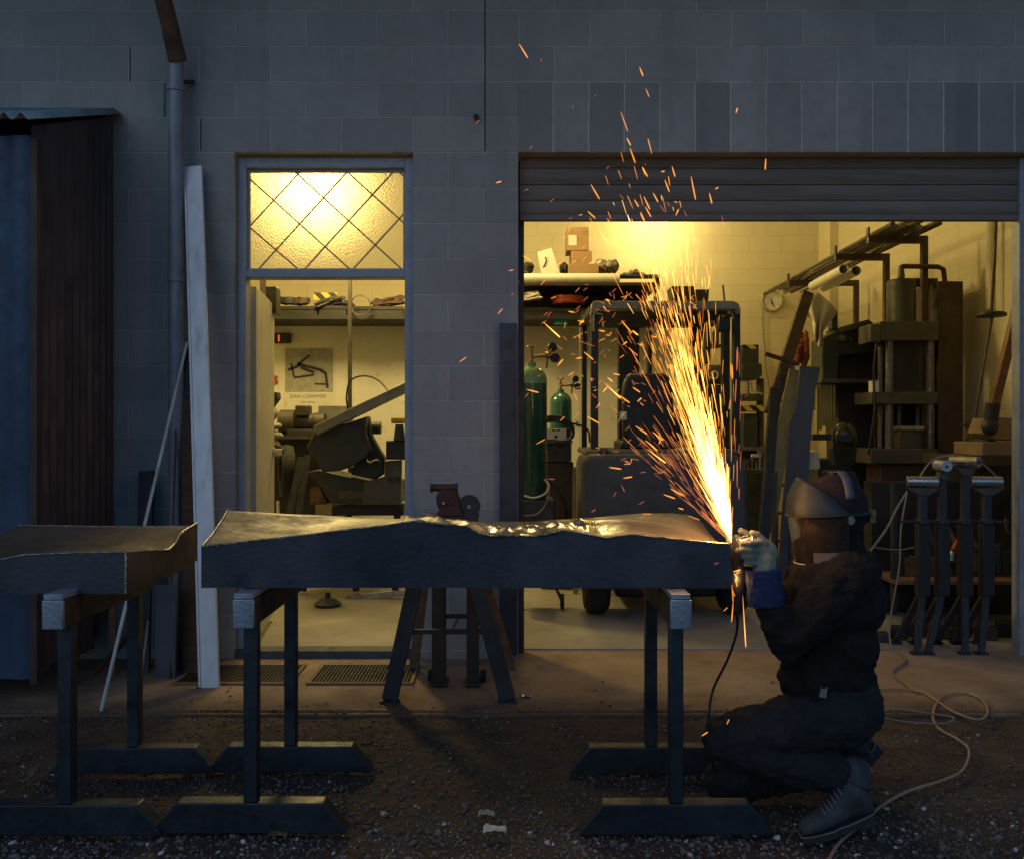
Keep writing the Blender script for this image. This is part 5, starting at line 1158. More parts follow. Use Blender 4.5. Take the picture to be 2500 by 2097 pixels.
tag(MB().pbox(2290, 2352, 687, 1560, 7.35, .5).build('power_cabinet', m_darkbrown, bevel=.008), 'tall dark brown cabinet standing right of the hydraulic press', 'cabinet')
ML = thing('milling_machine', P(2080, 1560, 7.7), 'grey milling machine behind the leaning boards, rag on its head', 'milling machine')
YM = 7.7
MB().pp([(2008, 825), (2050, 805), (2125, 785), (2140, 800), (2140, 860), (2050, 870), (2040, 1000), (2008, 1000)], YM, .3).build('head', m_greygreen, ML, bevel=.01)
MB().pbox(2030, 2046, 760, 805, YM, .1).build('spindle_cap', m_greygreen, ML, bevel=.01); MB().pp([(2048, 800), (2120, 780), (2135, 790), (2060, 812)], YM - .05, .35).build('belt_cover', m_machine, ML, bevel=.006)
MB().pbox(2046, 2160, 850, 1300, YM + .15, .3).build('column', m_darkbrown, ML, bevel=.01)
MB().pbox(2005, 2170, 926, 936, YM - .15, .45).build('table', m_machine, ML, bevel=.004)
MB().pbox(1995, 2140, 1120, 1520, YM, .4).build('cabinet', m_dark, ML, bevel=.01)
MB().lathe(P(2056, 828, YM - .02), [(.001, -.02), (.028, -.02), (.034, 0), (.034, .02)], 24, axis=(0, 1, 0)).build('dial', m_chrome, ML)
MB().lathe(P(2076, 830, YM - .02), [(.001, -.02), (.012, -.02), (.014, 0), (.014, .02)], 16, axis=(0, 1, 0)).build('knob', m_steel, ML)
for k in range(6): MB().pbox(1994 + k * 8, 1999 + k * 8, 940, 1060 - (k % 3) * 10, YM - .1, .03).build('fin', m_yellowpost, ML)
MB().pbox(1985, 2035, 1060, 1075, YM - .12, .3).build('tray', m_greygreen, ML)
RG = MB()
def ragf(u, v):
    L = [(1958, 1955, 1985), (1975, 1968, 1986), (1998, 1985, 1990), (2022, 2005, 2008), (2042, 2012, 2009)]
    tops = [762, 730, 715, 735, 758]; bots = [790, 830, 847, 848, 846]
    i = u * 4; a_ = min(3, int(i)); f = i - a_
    top = tops[a_] * (1 - f) + tops[a_ + 1] * f; bot = bots[a_] * (1 - f) + bots[a_ + 1] * f
    xt = L[a_][0] * (1 - f) + L[a_ + 1][0] * f; xb = (1986 + 24 * u) if v > .4 else xt
    w = min(1, max(0, (v - .1) / .5)); x = xt * (1 - w) + (1984 + 26 * u) * w
    return P(x, top + (bot - top) * v, 7.55 + .05 * math.sin(u * 14 + v * 2) * (.3 + v) + .06 * abs(u - .5))
RG.grid(ragf, 24, 20); o = RG.build('white_rag', m_rag, fix=False, sharp=80); sm = o.modifiers.new('s', 'SOLIDIFY'); sm.thickness = .004; tag(o, 'white cloth draped over the milling machine head', 'cloth')
o = lump(1938, 1982, 788, 885, 7.6, M('rust_red_cloth', (.26, .07, .035), .85), 'red_jacket', 'rust red jacket hanging behind the leaning timber', 'jacket', 12, .12)
tag(MB().beam(P(1972, 716, 7.4), P(1880, 1010, 7.0), .09, .05, up=(0, 1, 0)).build('timber_beam', m_darkwood), 'thick brown timber leaning in front of the red jacket', 'beam')
tag(MB().beam(P(1892, 950, 6.7), P(1858, 1380, 6.2), .07, .05, up=(0, 1, 0)).build('steel_beam', m_black), 'black steel section leaning below the brown timber', 'beam')
tag(MB().beam(P(1884, 985, 6.65), P(1846, 1380, 6.15), .012, .012, up=(0, 1, 0)).build('steel_strip', m_machine), 'thin grey strip along the black leaning section', 'strip')
tag(MB().beam(P(1868, 864, 6.9), P(1950, 890, 6.9), .05, .028, up=(0, 0, 1)).build('lever_bar', m_darkwood, bevel=.004), 'dark bar crossing the brown leaning timber', 'bar')
LD = thing('folding_ladder', P(1930, 1500, 6.8), 'narrow metal ladder standing between the leaning timber and boards', 'ladder')
for a, b in (((1905, 890), (1880, 1480)), ((1936, 890), (1930, 1480))): MB().beam(P(*a, 7.1), P(*b, 6.8), .02, .03, up=(0, 1, 0)).build('rail', m_machine, LD)
for k in range(8): y = 912 + k * 68; MB().beam(P(1905 - k * 3, y, 7.05), P(1935 - k * .8, y, 7.05), .02, .02).build('rung', m_machine, LD)
MB().pp([(1955, 893), (2002, 897), (1990, 960), (1980, 1060), (1955, 1400), (1900, 1400), (1922, 1120), (1926, 1045), (1942, 1000)], 6.9, .03)
tag(MB().pp([(1955, 893), (2002, 897), (1990, 960), (1980, 1060), (1955, 1450), (1896, 1450), (1922, 1120), (1926, 1045), (1942, 1000)], 6.9, .03).build('steel_sheet', m_bluebox), 'tall blue grey sheet with a ragged edge leaning behind the person', 'sheet')
tag(MB().pp([(1952, 905), (1944, 1000), (1928, 1040), (1920, 1120), (1890, 1300), (1862, 1300), (1890, 1100), (1905, 1010), (1928, 900)], 6.95, .02).build('plywood_offcut', M('ply', (.36, .29, .13), .7)), 'narrow yellowish board edging the blue grey sheet', 'board')
WH = thing('welding_mask', P(2062, 1190, 6.7), 'black welding mask hanging in front of the milling machine', 'mask')
mb = MB(); mb.ell(P(2062, 1070, 6.8), (.095, .09, .125), n=24, m=16); mb.pp([(2032, 1090), (2094, 1090), (2088, 1135), (2040, 1135)], 6.72, .1); mb.build('shell', M('gloss_black', (.012, .012, .012), .2), WH, bevel=.004)
MB().pbox(2042, 2084, 1060, 1078, 6.69, .012).build('lens', m_black, WH, bevel=.002)
tag(MB().pp([(2005, 1195), (2032, 1150), (2090, 1150), (2108, 1200)], 6.75, .25).build('tool_bag', m_black, bevel=.02), 'black tool bag under the welding mask', 'bag')
tag(MB().pp([(1968, 1102), (2000, 1100), (2004, 1145), (1966, 1148)], 7.0, .15).build('plastic_tub', m_rag, bevel=.01), 'cream plastic tub beside the blue grey sheet', 'tub')
DP = thing('drill_press', P(1835, 1500, 9.2), 'grey green drill press with hazard stripes seen beyond the forklift', 'drill press')
YD = 9.2
MB().pbox(1811, 1853, 842, 890, YD, .3).build('belt_cover', m_greygreen, DP, bevel=.008); MB().pbox(1812, 1850, 842, 852, YD - .006, .004).build('hazard_strip', m_hazard, DP)
MB().pp([(1812, 888), (1860, 888), (1862, 915), (1852, 927), (1812, 927)], YD - .02, .35).build('head', m_greygreen, DP, bevel=.01)
MB().cyl(P(1856, 925, YD + .1), P(1856, 1480, YD + .1), .04, n=18).build('column', m_machine, DP)
MB().cyl(P(1825, 927, YD + .1), P(1825, 965, YD + .1), .02, n=14).build('spindle', m_steel, DP)
MB().pbox(1812, 1860, 962, 978, YD, .3).build('vise', m_machine, DP, bevel=.004); MB().pbox(1800, 1870, 1090, 1100, YD - .1, .45).build('table', m_steel, DP)
for k in range(3): a = rad(120 * k + 20); MB().cyl(P(1838, 955, YD - .05), P(1838 + 26 * math.cos(a), 955 + 22 * math.sin(a), YD - .1), .006, n=8).build('spoke', m_steel, DP)
MB().pbox(1806, 1866, 990, 1004, YD - .03, .3).build('hazard_plate', m_hazard, DP); MB().pbox(1815, 1850, 1010, 1090, YD + .02, .2).build('lower_head', m_greygreen, DP, bevel=.01)
MB().pbox(1800, 1870, 1101, 1480, YD + .05, .3).build('cabinet', m_dark, DP, bevel=.01)
PG = thing('pedestal_motor', P(1750, 1500, 9.3), 'grey electric motor on a pedestal seen between the forklift posts', 'motor')
MB().cyl(P(1725, 915, 9.3), P(1765, 915, 9.3), .10, n=28).build('motor', m_machine, PG); MB().lathe(P(1744, 916, 9.15), [(.03, 0), (.045, 0), (.045, .02), (.03, .02), (.03, 0)], 24, axis=(0, 1, 0)).build('ring', m_pvc, PG); MB().pbox(1728, 1764, 940, 1480, 9.25, .2).build('pedestal', m_dark, PG, bevel=.01)
# assorted bench tools under the drill press, low detail
TB = thing('tool_bench', P(1820, 1500, 8.6), 'cluttered steel tool bench behind the sparks', 'bench')
MB().pbox(1812, 1905, 1146, 1156, 8.3, .6).build('top', m_machine, TB); MB().pbox(1815, 1825, 1156, 1400, 8.35, .05).build('leg', m_machine, TB); MB().pbox(1890, 1900, 1156, 1400, 8.35, .05).build('leg', m_machine, TB)
for k in range(9):
    px = 1818 + k * 9.5; hh = 12 + (k * 37) % 30
    m_ = MB(); m_.cyl(P(px, 1145, 8.5), P(px + (k % 3) * 3 - 3, 1145 - hh, 8.5), .012 + .006 * (k % 3), n=10); m_.box(P(px + (k % 3) * 3 - 3, 1145 - hh, 8.5), (.05 + .02 * (k % 2), .03, .03))
    tag(m_.build('hand_tool', (m_steel, m_machine, m_greygreen, m_rag)[k % 4], bevel=.002), ORD[k] + ' small tool from the left standing on the tool bench', 'tool', 'hand tools on the tool bench')
# clock
CK = thing('wall_clock', P(1883, 762, 10.98), 'round white wall clock with a trailing cord', 'clock')
c = P(1883, 735, 10.99)
MB().lathe(c, [(.11, -.004), (.11, .004)], 40, axis=(0, -1, 0)).build('dial', m_white, CK)
MB().lathe(c, [(.108, 0), (.108, .025), (.118, .04), (.132, .035), (.135, .0)], 40, axis=(0, -1, 0), cap=False).build('rim', M('clock_rim', (.45, .43, .35), .3), CK, fix=False)
hd = MB(); hd.beam(c + Vector((0, -.014, 0)), c + Vector((.030, -.012, -.078)), .008, .003, up=(0, 1, 0)); hd.beam(c + Vector((0, -.012, .012)), c + Vector((.008, -.012, -.05)), .012, .003, up=(0, 1, 0)); hd.build('hands', m_ink, CK)
tk = MB()
for k in range(12): a = rad(30 * k); tk.box(c + Vector((.092 * math.cos(a), -.006, .092 * math.sin(a))), (.007, .003, .007))
tk.build('hour_marks', m_ink, CK)
cable([P(1864, 745, 10.96), P(1862, 790, 10.97), P(1867, 850, 10.97), P(1870, 900, 10.97), P(1876, 930, 10.97), P(1880, 960, 10.97)], .007, m_cable, 'grey cord hanging down the wall from the clock')
tag(MB().cyl(P(1765, 697, 10.5), P(1769, 737, 10.5), .012, n=8).build('aerial_rod', m_dark), 'short dark rod standing above the forklift roof', 'rod')
# overhead rack
RK = thing('wall_rack', (3.6, 8.4, 2.2), 'dark steel wall rack of three cantilever arms high on the right wall', 'rack')
for yy, x0_, x1_, zd in ((7.4, 2.93, 3.42, .55), (8.15, 2.93, 3.42, .45), (9.6, 2.95, 3.70, .45)):
    MB().bb(x0_, x1_, yy, yy + .05, 2.82, 2.88).build('arm', m_darkbrown, RK, bevel=.003); MB().bb(x1_ - .05, x1_, yy, yy + .05, 0.0, 2.82).build('upright', m_darkbrown, RK, bevel=.003)
    MB().bb(x0_ - .005, x0_ + .01, yy, yy + .05, 2.88, 2.95).build('end_stop', m_darkbrown, RK)
rr = random.Random(5)
for k in range(9):
    x_ = 2.99 + .045 * k; r_ = rr.uniform(.014, .024)
    tag(MB().tube([(x_, 6.7 + rr.random() * .5, 2.882 + r_), (x_ + rr.uniform(-.03, .03), 8.6, 2.882 + r_ + rr.random() * .01), (x_ + rr.uniform(-.05, .05), 10.3 + rr.random() * .5, 2.882 + r_)], r_, 8).build('metal_tube', (m_machine, m_cable, m_steel, m_wood)[k % 4]), ORD[k] + ' long thin tube from the left lying on the overhead wall rack', 'tube', 'long tubes on the wall rack')
for k, (a, l) in enumerate(((3.02, 'white plastic pipe slung below the rack, left of its twin'), (3.14, 'white plastic pipe slung below the rack, right of its twin'))):
    m_ = MB(); m_.lathe((a, 8.2 + .02 * k, 2.745 - .01 * k), [(.045, 0), (.045, .85), (.039, .85), (.039, 0), (.045, 0)], 28, axis=(0, 1, -.02)); tag(m_.build('plastic_pipe', m_pvc, fix=False), l, 'pipe')
# pipes on right wall, rope with weight
YR = 7.0
for px0, r_, yb, l in ((2422, .045, 757, 'thick cream pipe coming down the right wall'), (2449, .022, 768, 'thin cream pipe beside the thick one on the right wall'), (2343, .012, 690, 'thin conduit running down the wall above the brown cabinet')):
    yy = {2422: 7.2, 2449: 7.05, 2343: 7.75}[px0]; tag(MB().cyl(P(px0, yb, yy), Vector((P(px0, yb, yy).x, yy, 4.6)), r_, n=20).build('wall_pipe', m_cream_side if False else m_doorleaf), l, 'pipe')
RP = thing('rope_weight', P(2418, 775, 6.6), 'dark rope with a flat round weight hanging before the right wall', 'rope')
MB().tube([P(2438, 380, 6.6), P(2428, 640, 6.6), P(2420, 765, 6.6)], .012, 8).build('rope', m_darkbrown, RP); MB().tube([P(2422, 775, 6.6), P(2400, 900, 6.6), P(2372, 1075, 6.6), P(2366, 1095, 6.6)], .010, 8).build('rope', m_darkbrown, RP)
MB().lathe(P(2420, 771, 6.6), [(.02, -.01), (.10, -.008), (.105, .0), (.10, .018), (.04, .03), (.001, .03)], 28).build('weight', m_black, RP)
AM = thing('arm_machine', P(2460, 1110, 6.2), 'brown bench machine with a long raised orange brown lever arm', 'machine')
MB().beam(P(2500, 690, 6.1), P(2424, 1000, 6.2), .058, .058, up=(0, 1, 0)).build('lever_arm', m_orangebrown, AM, bevel=.006)
MB().cyl(P(2425, 985, 6.18), P(2416, 1050, 6.2), .05, .04, n=18).build('pivot_socket', m_black, AM); MB().ell(P(2416, 1042, 6.18), (.055, .05, .06)).build('pivot_ball', m_black, AM)
MB().pp([(2420, 1020), (2505, 1020), (2505, 1078), (2425, 1072), (2405, 1058)], 6.2, .25).build('head_block', M('tan_casting', (.26, .18, .10), .6, .1), AM, bevel=.006)
MB().pbox(2398, 2505, 1079, 1112, 6.15, .4).build('base_block', M('tan_casting', (0, 0, 0)), AM, bevel=.006)
rb = thing('steel_bench', (P(2430, 0, 6.2).x, 6.3, 0), 'dark steel bench under the brown lever machine', 'bench')
MB().pbox(2352, 2520, 1112, 1136, 6.1, .6).build('top', m_darkbrown, rb); MB().pbox(2360, 2515, 1136, 1500, 6.3, .4).build('cabinet', m_black, rb)
cable([P(2355, 1035, 6.6), P(2385, 1062, 6.55), P(2430, 1080, 6.4)], .012, m_blackcable, 'black hose from the brown cabinet to the lever machine', name='hose', cat='hose')
# roller stands
def roller_stand(px, ytop, axis, label, lx=0):
    Y = 5.22; x = P(px, 0, Y).x; zr = P(0, ytop, Y).z
    r = thing('roller_stand', (x, Y, 0), label, 'roller stand', 'roller stands at the workshop entrance')
    zc = P(0, 1272, Y).z; zb0 = P(0, 1452, Y).z
    MB().bb(x - .035, x + .035, Y - .03, Y + .03, zb0, zc - .02).build('column', m_black, r, bevel=.004)
    MB().bb(x - .021, x + .021, Y - .02, Y + .02, zc - .02, zr - .10).build('inner_tube', m_dark, r, bevel=.003)
    h_ = MB(); h_.box((x, Y, zc), (.05, .06, .03)); h_.beam((x - .10 * axis[0] - .03, Y, zc), (x + .10 * axis[0] + .03, Y, zc - .004), .014, .014); h_.build('clamp_handle', m_dark, r, bevel=.003)
    ax = Vector(axis).normalized()
    h_ = MB(); s = ax * .085
    h_.prism([(x - .085 * abs(ax.x) - .01, zr - .065), (x + .085 * abs(ax.x) + .01, zr - .065), (x + .03, zr - .105), (x - .03, zr - .105)], Y - .03, Y + .03); h_.build('bracket', m_machine, r)
    h_ = MB(); h_.cyl(Vector((x, Y, zr - .03)) - s, Vector((x, Y, zr - .03)) + s, .032, n=24); ro_ = h_.build('roller', m_steel if axis[1] < .5 else m_galvanised, r, bevel=.003)
    MB().cyl(Vector((x, Y, zr - .03)) - s * 1.12, Vector((x, Y, zr - .03)) + s * 1.12, .008, n=10).build('axle', m_dark, ro_)
    for dx, dy in ((-.05 + lx, -.04), (.06, .22), (-.06, .22)):
        q1 = Vector((x + dx, Y + dy, .012)); MB().beam((x, Y, zb0 + .02), q1, .036, .02, up=(0, 1, 0)).build('leg', m_dark, r)
        MB().bb(q1.x - .035, q1.x + .03, q1.y - .025, q1.y + .025, 0, .012).build('foot', m_dark, r)
roller_stand(2252, 1163, (1, -.25, 0), 'leftmost roller stand, its roller lying crosswise')
roller_stand(2300, 1124, (.15, 1, 0), 'second roller stand from left, taller, roller end-on', -.05)
roller_stand(2356, 1114, (.5, -.8, 0), 'third roller stand from left, the tallest, roller turned obliquely', .03)
roller_stand(2408, 1163, (1, -.2, 0), 'rightmost roller stand, its roller lying crosswise')
RD = thing('red_drill', P(2335, 1345, 5.4), 'small red tool hanging between the middle roller stands', 'drill')
MB().beam(P(2345, 1315, 5.4), P(2328, 1345, 5.4), .035, .035).build('body', m_red, RD, bevel=.008); MB().cyl(P(2326, 1345, 5.4), P(2320, 1368, 5.4), .012, .02, n=12).build('nozzle', m_steel, RD)
tag(MB().pp([(2378, 1350), (2406, 1358), (2396, 1380), (2384, 1395)], 5.42, .02).build('steel_bracket', m_machine), 'small triangular steel bracket hanging by the rightmost roller stand', 'bracket')
LR = thing('low_rack', (P(2300, 0, 6.0).x, 6.0, 0), 'low dark rack crammed with scrap behind the roller stands', 'rack')
MB().bb(P(2170, 0, 6.0).x, P(2520, 0, 6.0).x, 5.9, 6.5, P(0, 1420, 6.0).z, P(0, 1412, 6.0).z).build('shelf_board', m_wood, LR); MB().bb(P(2150, 0, 6.2).x, P(2530, 0, 6.2).x, 6.35, 6.5, .02, P(0, 1180, 6.2).z).build('back_board', m_black, LR)  # black back board puts the deep shade of this corner into colour
for px in (2180, 2500): MB().pbox(px, px + 10, 1180, 1500, 5.95, .04).build('upright', m_dark, LR)
rr = random.Random(21); cols = [m_dark, m_black, m_rust, m_black, m_greygreen, m_darkwood, m_dark]  # scrap kept to dark colours to deepen the shade in the rack
for k in range(16):
    x_ = P(2185 + k * 20, 0, 6.1).x; z_ = P(0, 1411, 6.0).z; hh = rr.uniform(.08, .35); m_ = MB()
    if k % 3 == 0: m_.beam((x_, 6.1, z_ + .01), (x_ + rr.uniform(-.15, .15), 6.25, z_ + hh + .2), .03, .03, up=(0, 1, 0))
    elif k % 3 == 1: m_.cyl((x_, 6.15, z_ + .001), (x_ + .01, 6.15, z_ + hh * .6), .045, n=16)
    else: m_.box((x_, 6.15, z_ + hh * .3), (.09, .12, hh * .6))
    tag(m_.build('scrap_piece', cols[k % 7], bevel=.003), ORD[k] + ' dark offcut from the left on the rack behind the roller stands', 'offcut', 'steel offcuts on the low rack')
for k in range(9):
    px = 2165 + k * 38; c = G(px, 1568 - (k * 7) % 22, .0); m_ = MB(); w = rr.uniform(.06, .13)
    m_.box(c + Vector((0, .05, .025 + .01 * (k % 3))), (w, .1, .05 + .02 * (k % 3)), Matrix.Rotation(rr.uniform(-.6, .6), 3, 'Z'))
    tag(m_.build('floor_offcut', cols[(k * 3) % 7], bevel=.006), ORD[k] + ' small block from the left on the floor under the low rack', 'block', 'blocks on the floor by the low rack')
cable([P(2215, 1200, 5.9), P(2190, 1240, 5.85), P(2165, 1290, 5.8), P(2125, 1345, 5.75)], .008, m_cable, 'grey pole-like cable slanting down behind the person\'s shoulder')
cable([P(2245, 1165, 5.4), P(2275, 1125, 5.5), P(2320, 1112, 5.5), P(2375, 1120, 5.5), P(2420, 1150, 5.5), P(2450, 1190, 5.5)], .006, m_cable, 'thin grey cable arching over the roller stands')
cable([P(2455, 1265, 5.5), P(2458, 1295, 5.5), P(2475, 1302, 5.5), P(2500, 1290, 5.5)], .006, m_orangebrown, 'orange brown cable loop at the right edge')
cable([P(2130, 1335, 5.8), P(2190, 1342, 5.8), P(2230, 1336, 5.8)], .005, m_cable, 'thin cord strung level behind the leftmost roller stand')
tag(MB().pbox(2395, 2470, 1136, 1152, 5.9, .3).build('white_tray', m_machine), 'grey tray on the bench behind the rightmost stand', 'tray') if False else None

# ------------------------------------------------------------------ sparks
O = P(1786, 1326, 2.93)
SP = [emis('spark_white', (1, .58, .13), 2.6, True, 1.0), emis('spark_yellow', (1, .39, .06), 2.0, True, 1.0), emis('spark_orange', (1, .32, .07), 1.5, True, 1.0), emis('spark_red', (1, .24, .10), .8, True, 1.0)]
rs = random.Random(12)
sparks = []      # (tail, head, radius, mat)
def addpx(x0, y0, x1, y1, w, mi, Y): sparks.append((P(x0, y0, Y), P(x1, y1, Y + rs.uniform(-.04, .04)), w * Y / FPX, mi))
c4 = lambda x, y: (1200 + x / 3.5, 500 + y / 3.5); c6 = lambda x, y: (1100 + x * .539, 50 + y * .539); c5 = lambda x, y: (1240 + x / 3.5, 900 + y / 3.5)
man6 = [(310, 107, 350, 172, 1), (408, 190, 412, 174, 3), (856, 212, 872, 254, 1), (884, 310, 900, 348, 2), (770, 412, 803, 505, 2), (797, 532, 816, 568, 1), (812, 578, 837, 648, 1), (1292, 422, 1300, 398, 1), (1428, 625, 1425, 678, 1), (868, 665, 893, 710, 1), (953, 688, 970, 684, 1), (1003, 662, 1017, 710, 1), (970, 722, 991, 778, 1), (1089, 706, 1110, 815, 1), (1198, 766, 1212, 758, 1), (1172, 782, 1184, 832, 1), (635, 743, 675, 812, 1), (917, 782, 940, 825, 1), (875, 798, 903, 858, 1), (832, 812, 852, 846, 1), (620, 865, 656, 898, 1), (882, 845, 908, 892, 1), (1020, 886, 1033, 856, 1), (708, 898, 743, 945, 1), (858, 872, 878, 912, 1), (580, 885, 597, 880, 2), (535, 901, 551, 895, 3), (333, 774, 354, 764, 3), (449, 824, 468, 810, 3), (765, 790, 784, 810, 3), (705, 675, 717, 662, 3), (357, 586, 371, 568, 3), (112, 470, 132, 452, 3), (205, 738, 230, 730, 1), (262, 1136, 286, 1131, 2), (212, 1332, 236, 1307, 2), (38, 1550, 72, 1526, 2), (325, 1066, 366, 1089, 2), (673, 950, 718, 1022, 1), (822, 915, 848, 960, 1), (893, 1010, 926, 1083, 0), (940, 960, 965, 1016, 1), (975, 908, 996, 947, 1), (948, 838, 970, 870, 3), (1056, 860, 1070, 888, 3), (1227, 882, 1238, 930, 3), (1065, 1005, 1080, 1030, 3), (1012, 822, 1028, 826, 2), (979, 822, 992, 842, 3), (550, 398, 558, 388, 3), (652, 346, 658, 338, 3), (881, 650, 884, 658, 3)]
for x0, y0, x1, y1, m_ in man6: addpx(*c6(x0, y0), *c6(x1, y1), (1.7, 1.6, 1.35, .9)[m_], m_, rs.uniform(2.75, 3.05))
man4 = [(437, 1000, 586, 1136, 1), (788, 1258, 870, 1326, 1), (300, 1580, 403, 1606, 1), (562, 1380, 612, 1322, 1), (655, 1465, 703, 1432, 2), (720, 1315, 772, 1308, 1), (728, 1158, 880, 1212, 3), (975, 1535, 1105, 1655, 1), (1085, 1625, 1182, 1695, 1), (990, 1478, 1036, 1514, 1), (1040, 1445, 1095, 1456, 1), (1108, 988, 1200, 1100, 1), (1200, 1080, 1252, 1115, 1), (915, 1075, 968, 1084, 1), (972, 1114, 1018, 1120, 2), (505, 805, 550, 788, 2), (655, 912, 708, 922, 1), (418, 690, 458, 648, 2), (780, 738, 818, 712, 3), (792, 683, 832, 686, 3), (445, 950, 482, 918, 3), (475, 960, 515, 915, 3), (735, 992, 792, 1006, 1), (748, 1028, 790, 985, 1), (1030, 970, 1060, 922, 3), (920, 828, 968, 848, 3), (970, 812, 1010, 820, 1), (598, 292, 636, 268, 3), (568, 516, 608, 492, 2), (688, 500, 720, 480, 2), (832, 506, 866, 490, 1), (902, 500, 938, 476, 1), (1228, 765, 1320, 862, 2), (1045, 758, 1048, 810, 3), (1165, 765, 1206, 806, 3), (1120, 1200, 1158, 1172, 1), (1205, 1074, 1255, 1118, 1), (1362, 1122, 1408, 1136, 1), (1095, 1312, 1132, 1285, 2), (1165, 1220, 1250, 1292, 2), (2055, 1365, 2058, 1492, 1), (1790, 1235, 1808, 1350, 1), (1840, 1240, 1860, 1370, 1), (2042, 1660, 2030, 1750, 2), (240, 660, 232, 660, 3)]
for x0, y0, x1, y1, m_ in man4: addpx(*c4(x0, y0), *c4(x1, y1), (1.8, 1.7, 1.3, .9)[m_], m_, rs.uniform(2.75, 3.1))
man5 = [(862, 840, 970, 856, 1), (985, 934, 1062, 922, 1), (1090, 490, 1190, 560, 1), (1235, 540, 1328, 614, 1), (1172, 610, 1280, 700, 1), (1186, 682, 1350, 806, 1), (1328, 1072, 1430, 1108, 1), (1392, 1026, 1510, 1086, 1), (1455, 1188, 1500, 1200, 1), (1118, 1160, 1166, 1128, 3), (1000, 530, 1042, 490, 3), (1015, 636, 1056, 600, 3), (1118, 655, 1150, 622, 3), (678, 410, 780, 468, 1), (240, 645, 318, 602, 2), (445, 448, 482, 412, 2), (330, 940, 400, 942, 3), (1128, 888, 1180, 880, 3), (1258, 892, 1345, 880, 3), (1760, 1670, 1800, 1655, 3), (2040, 1640, 2100, 1620, 1), (1065, 160, 1130, 205, 1), (1105, 285, 1142, 252, 1), (1125, 290, 1160, 318, 2), (808, 205, 850, 160, 1), (752, 342, 790, 292, 2), (1075, 125, 1120, 130, 3), (1136, 120, 1178, 142, 3), (1535, 1252, 1640, 1290, 2), (1145, 1238, 1230, 1242, 2), (890, 706, 948, 708, 3), (1052, 770, 1120, 778, 3), (960, 788, 1008, 760, 3)]
for x0, y0, x1, y1, m_ in man5: addpx(*c5(x0, y0), *c5(x1, y1), (1.8, 1.7, 1.3, .9)[m_], m_, rs.uniform(2.78, 3.0))
# below the disc
for a in ((1800, 1400, 1796, 1420, 1), (1795, 1410, 1800, 1432, 1), (1787, 1425, 1790, 1470, 2), (1790, 1470, 1786, 1518, 1), (1813, 1450, 1821, 1580, 2), (1766, 1492, 1776, 1482, 2), (1774, 1768, 1780, 1755, 2), (1713, 1796, 1728, 1786, 1), (1790, 1395, 1808, 1390, 0), (1792, 1398, 1800, 1412, 0), (1788, 1440, 1794, 1455, 2)):
    addpx(*a[:4], 1.4, a[4], 2.9)
# the plume: a cone of streaks leaving the contact point
def shoot(ang, d, ln, r, mi, sp=.07, curve=0.0, dep=None):
    a = rad(ang); b = rad(rs.gauss(0, 5.5) if dep is None else dep)
    dirv = Vector((-math.sin(a) * math.cos(b), math.sin(b), math.cos(a) * math.cos(b)))
    def at(s): return O + dirv * s + Vector((curve * s * s, 0, -.05 * s * s))
    p = at(d); e = (at(d + ln) - p); jit = rad(rs.gauss(0, 3.5)); e = Matrix.Rotation(jit, 3, 'Y') @ e
    sparks.append((p, p + e, r, mi))
for k in range(620):      # hot inner core
    d = min(abs(rs.gauss(0, .24)), .56); ang = rs.gauss(14.5, 3.0 + 8 * max(0, .28 - d))
    ang = max(3.0, ang); shoot(ang, d, rs.uniform(.05, .15), rs.uniform(.0009, .0018), 0 if rs.random() < .85 - 1.1 * d else 1)
for k in range(760):      # yellow body
    d = .02 + 1.05 * rs.random() ** 1.9; ang = rs.gauss(17 - 2 * d, 8.5 * (1 - .70 * min(1, d)))
    if ang < 3.5: ang = rs.uniform(3.5, 11)
    if ang > 27: d *= .62
    shoot(ang, d, rs.uniform(.02, .10), rs.uniform(.0006, .0013), curve=rs.gauss(.05, .05), mi=rs.choice((0, 0, 1, 1, 1, 1, 2)))
for k in range(260):      # fringe
    ang = rs.uniform(4, 47); d = rs.uniform(.05, .8) * (1 if ang < 28 else .55); shoot(ang, d, rs.uniform(.02, .09), rs.uniform(.0006, .0010), 2 if rs.random() < .55 else 3)
for k in range(150):      # upper tail
    d = .6 + .75 * rs.random() ** 1.6; ang = rs.gauss(15, 2.6); shoot(ang, d, rs.uniform(.012, .06), rs.uniform(.0008, .0014), rs.choice((0, 1, 1, 2)))
for k in range(12):       # bursting sparks
    c = P(rs.uniform(1400, 1700), rs.uniform(700, 1150), rs.uniform(2.85, 3.0))
    for q in range(rs.randint(3, 5)):
        a = rad(rs.uniform(0, 360)); L = rs.uniform(.008, .022); sparks.append((c, c + Vector((math.cos(a) * L, rs.uniform(-.5, .5) * L, math.sin(a) * L)), .0010, rs.choice((1, 2))))
for k in range(14):       # right hand side
    x = rs.uniform(1790, 1808); y = rs.uniform(900, 1250); addpx(x, y, x + rs.uniform(-3, 3), y - rs.uniform(20, 70), .8, rs.choice((2, 3, 3)), 2.95)
for k in range(85):       # bounced, cooling sparks
    x = rs.gauss(1440, 90); y = rs.gauss(860, 150)
    if not 1230 < x < 1640: continue
    a = rs.choice((rs.gauss(-45, 18), rs.gauss(38, 20))); L = rs.uniform(6, 20); addpx(x, y, x + L * math.cos(rad(a)), y + L * math.sin(rad(a)), rs.uniform(.7, 1.2), rs.choice((2, 3, 3)), rs.uniform(2.7, 3.2))
def proj(p): return Vector((p.x / p.y, p.z / p.y))
sparks.sort(key=lambda s: -((proj(s[1]) - proj(s[0])).length * s[2] * (4 - s[3])))
unit = []
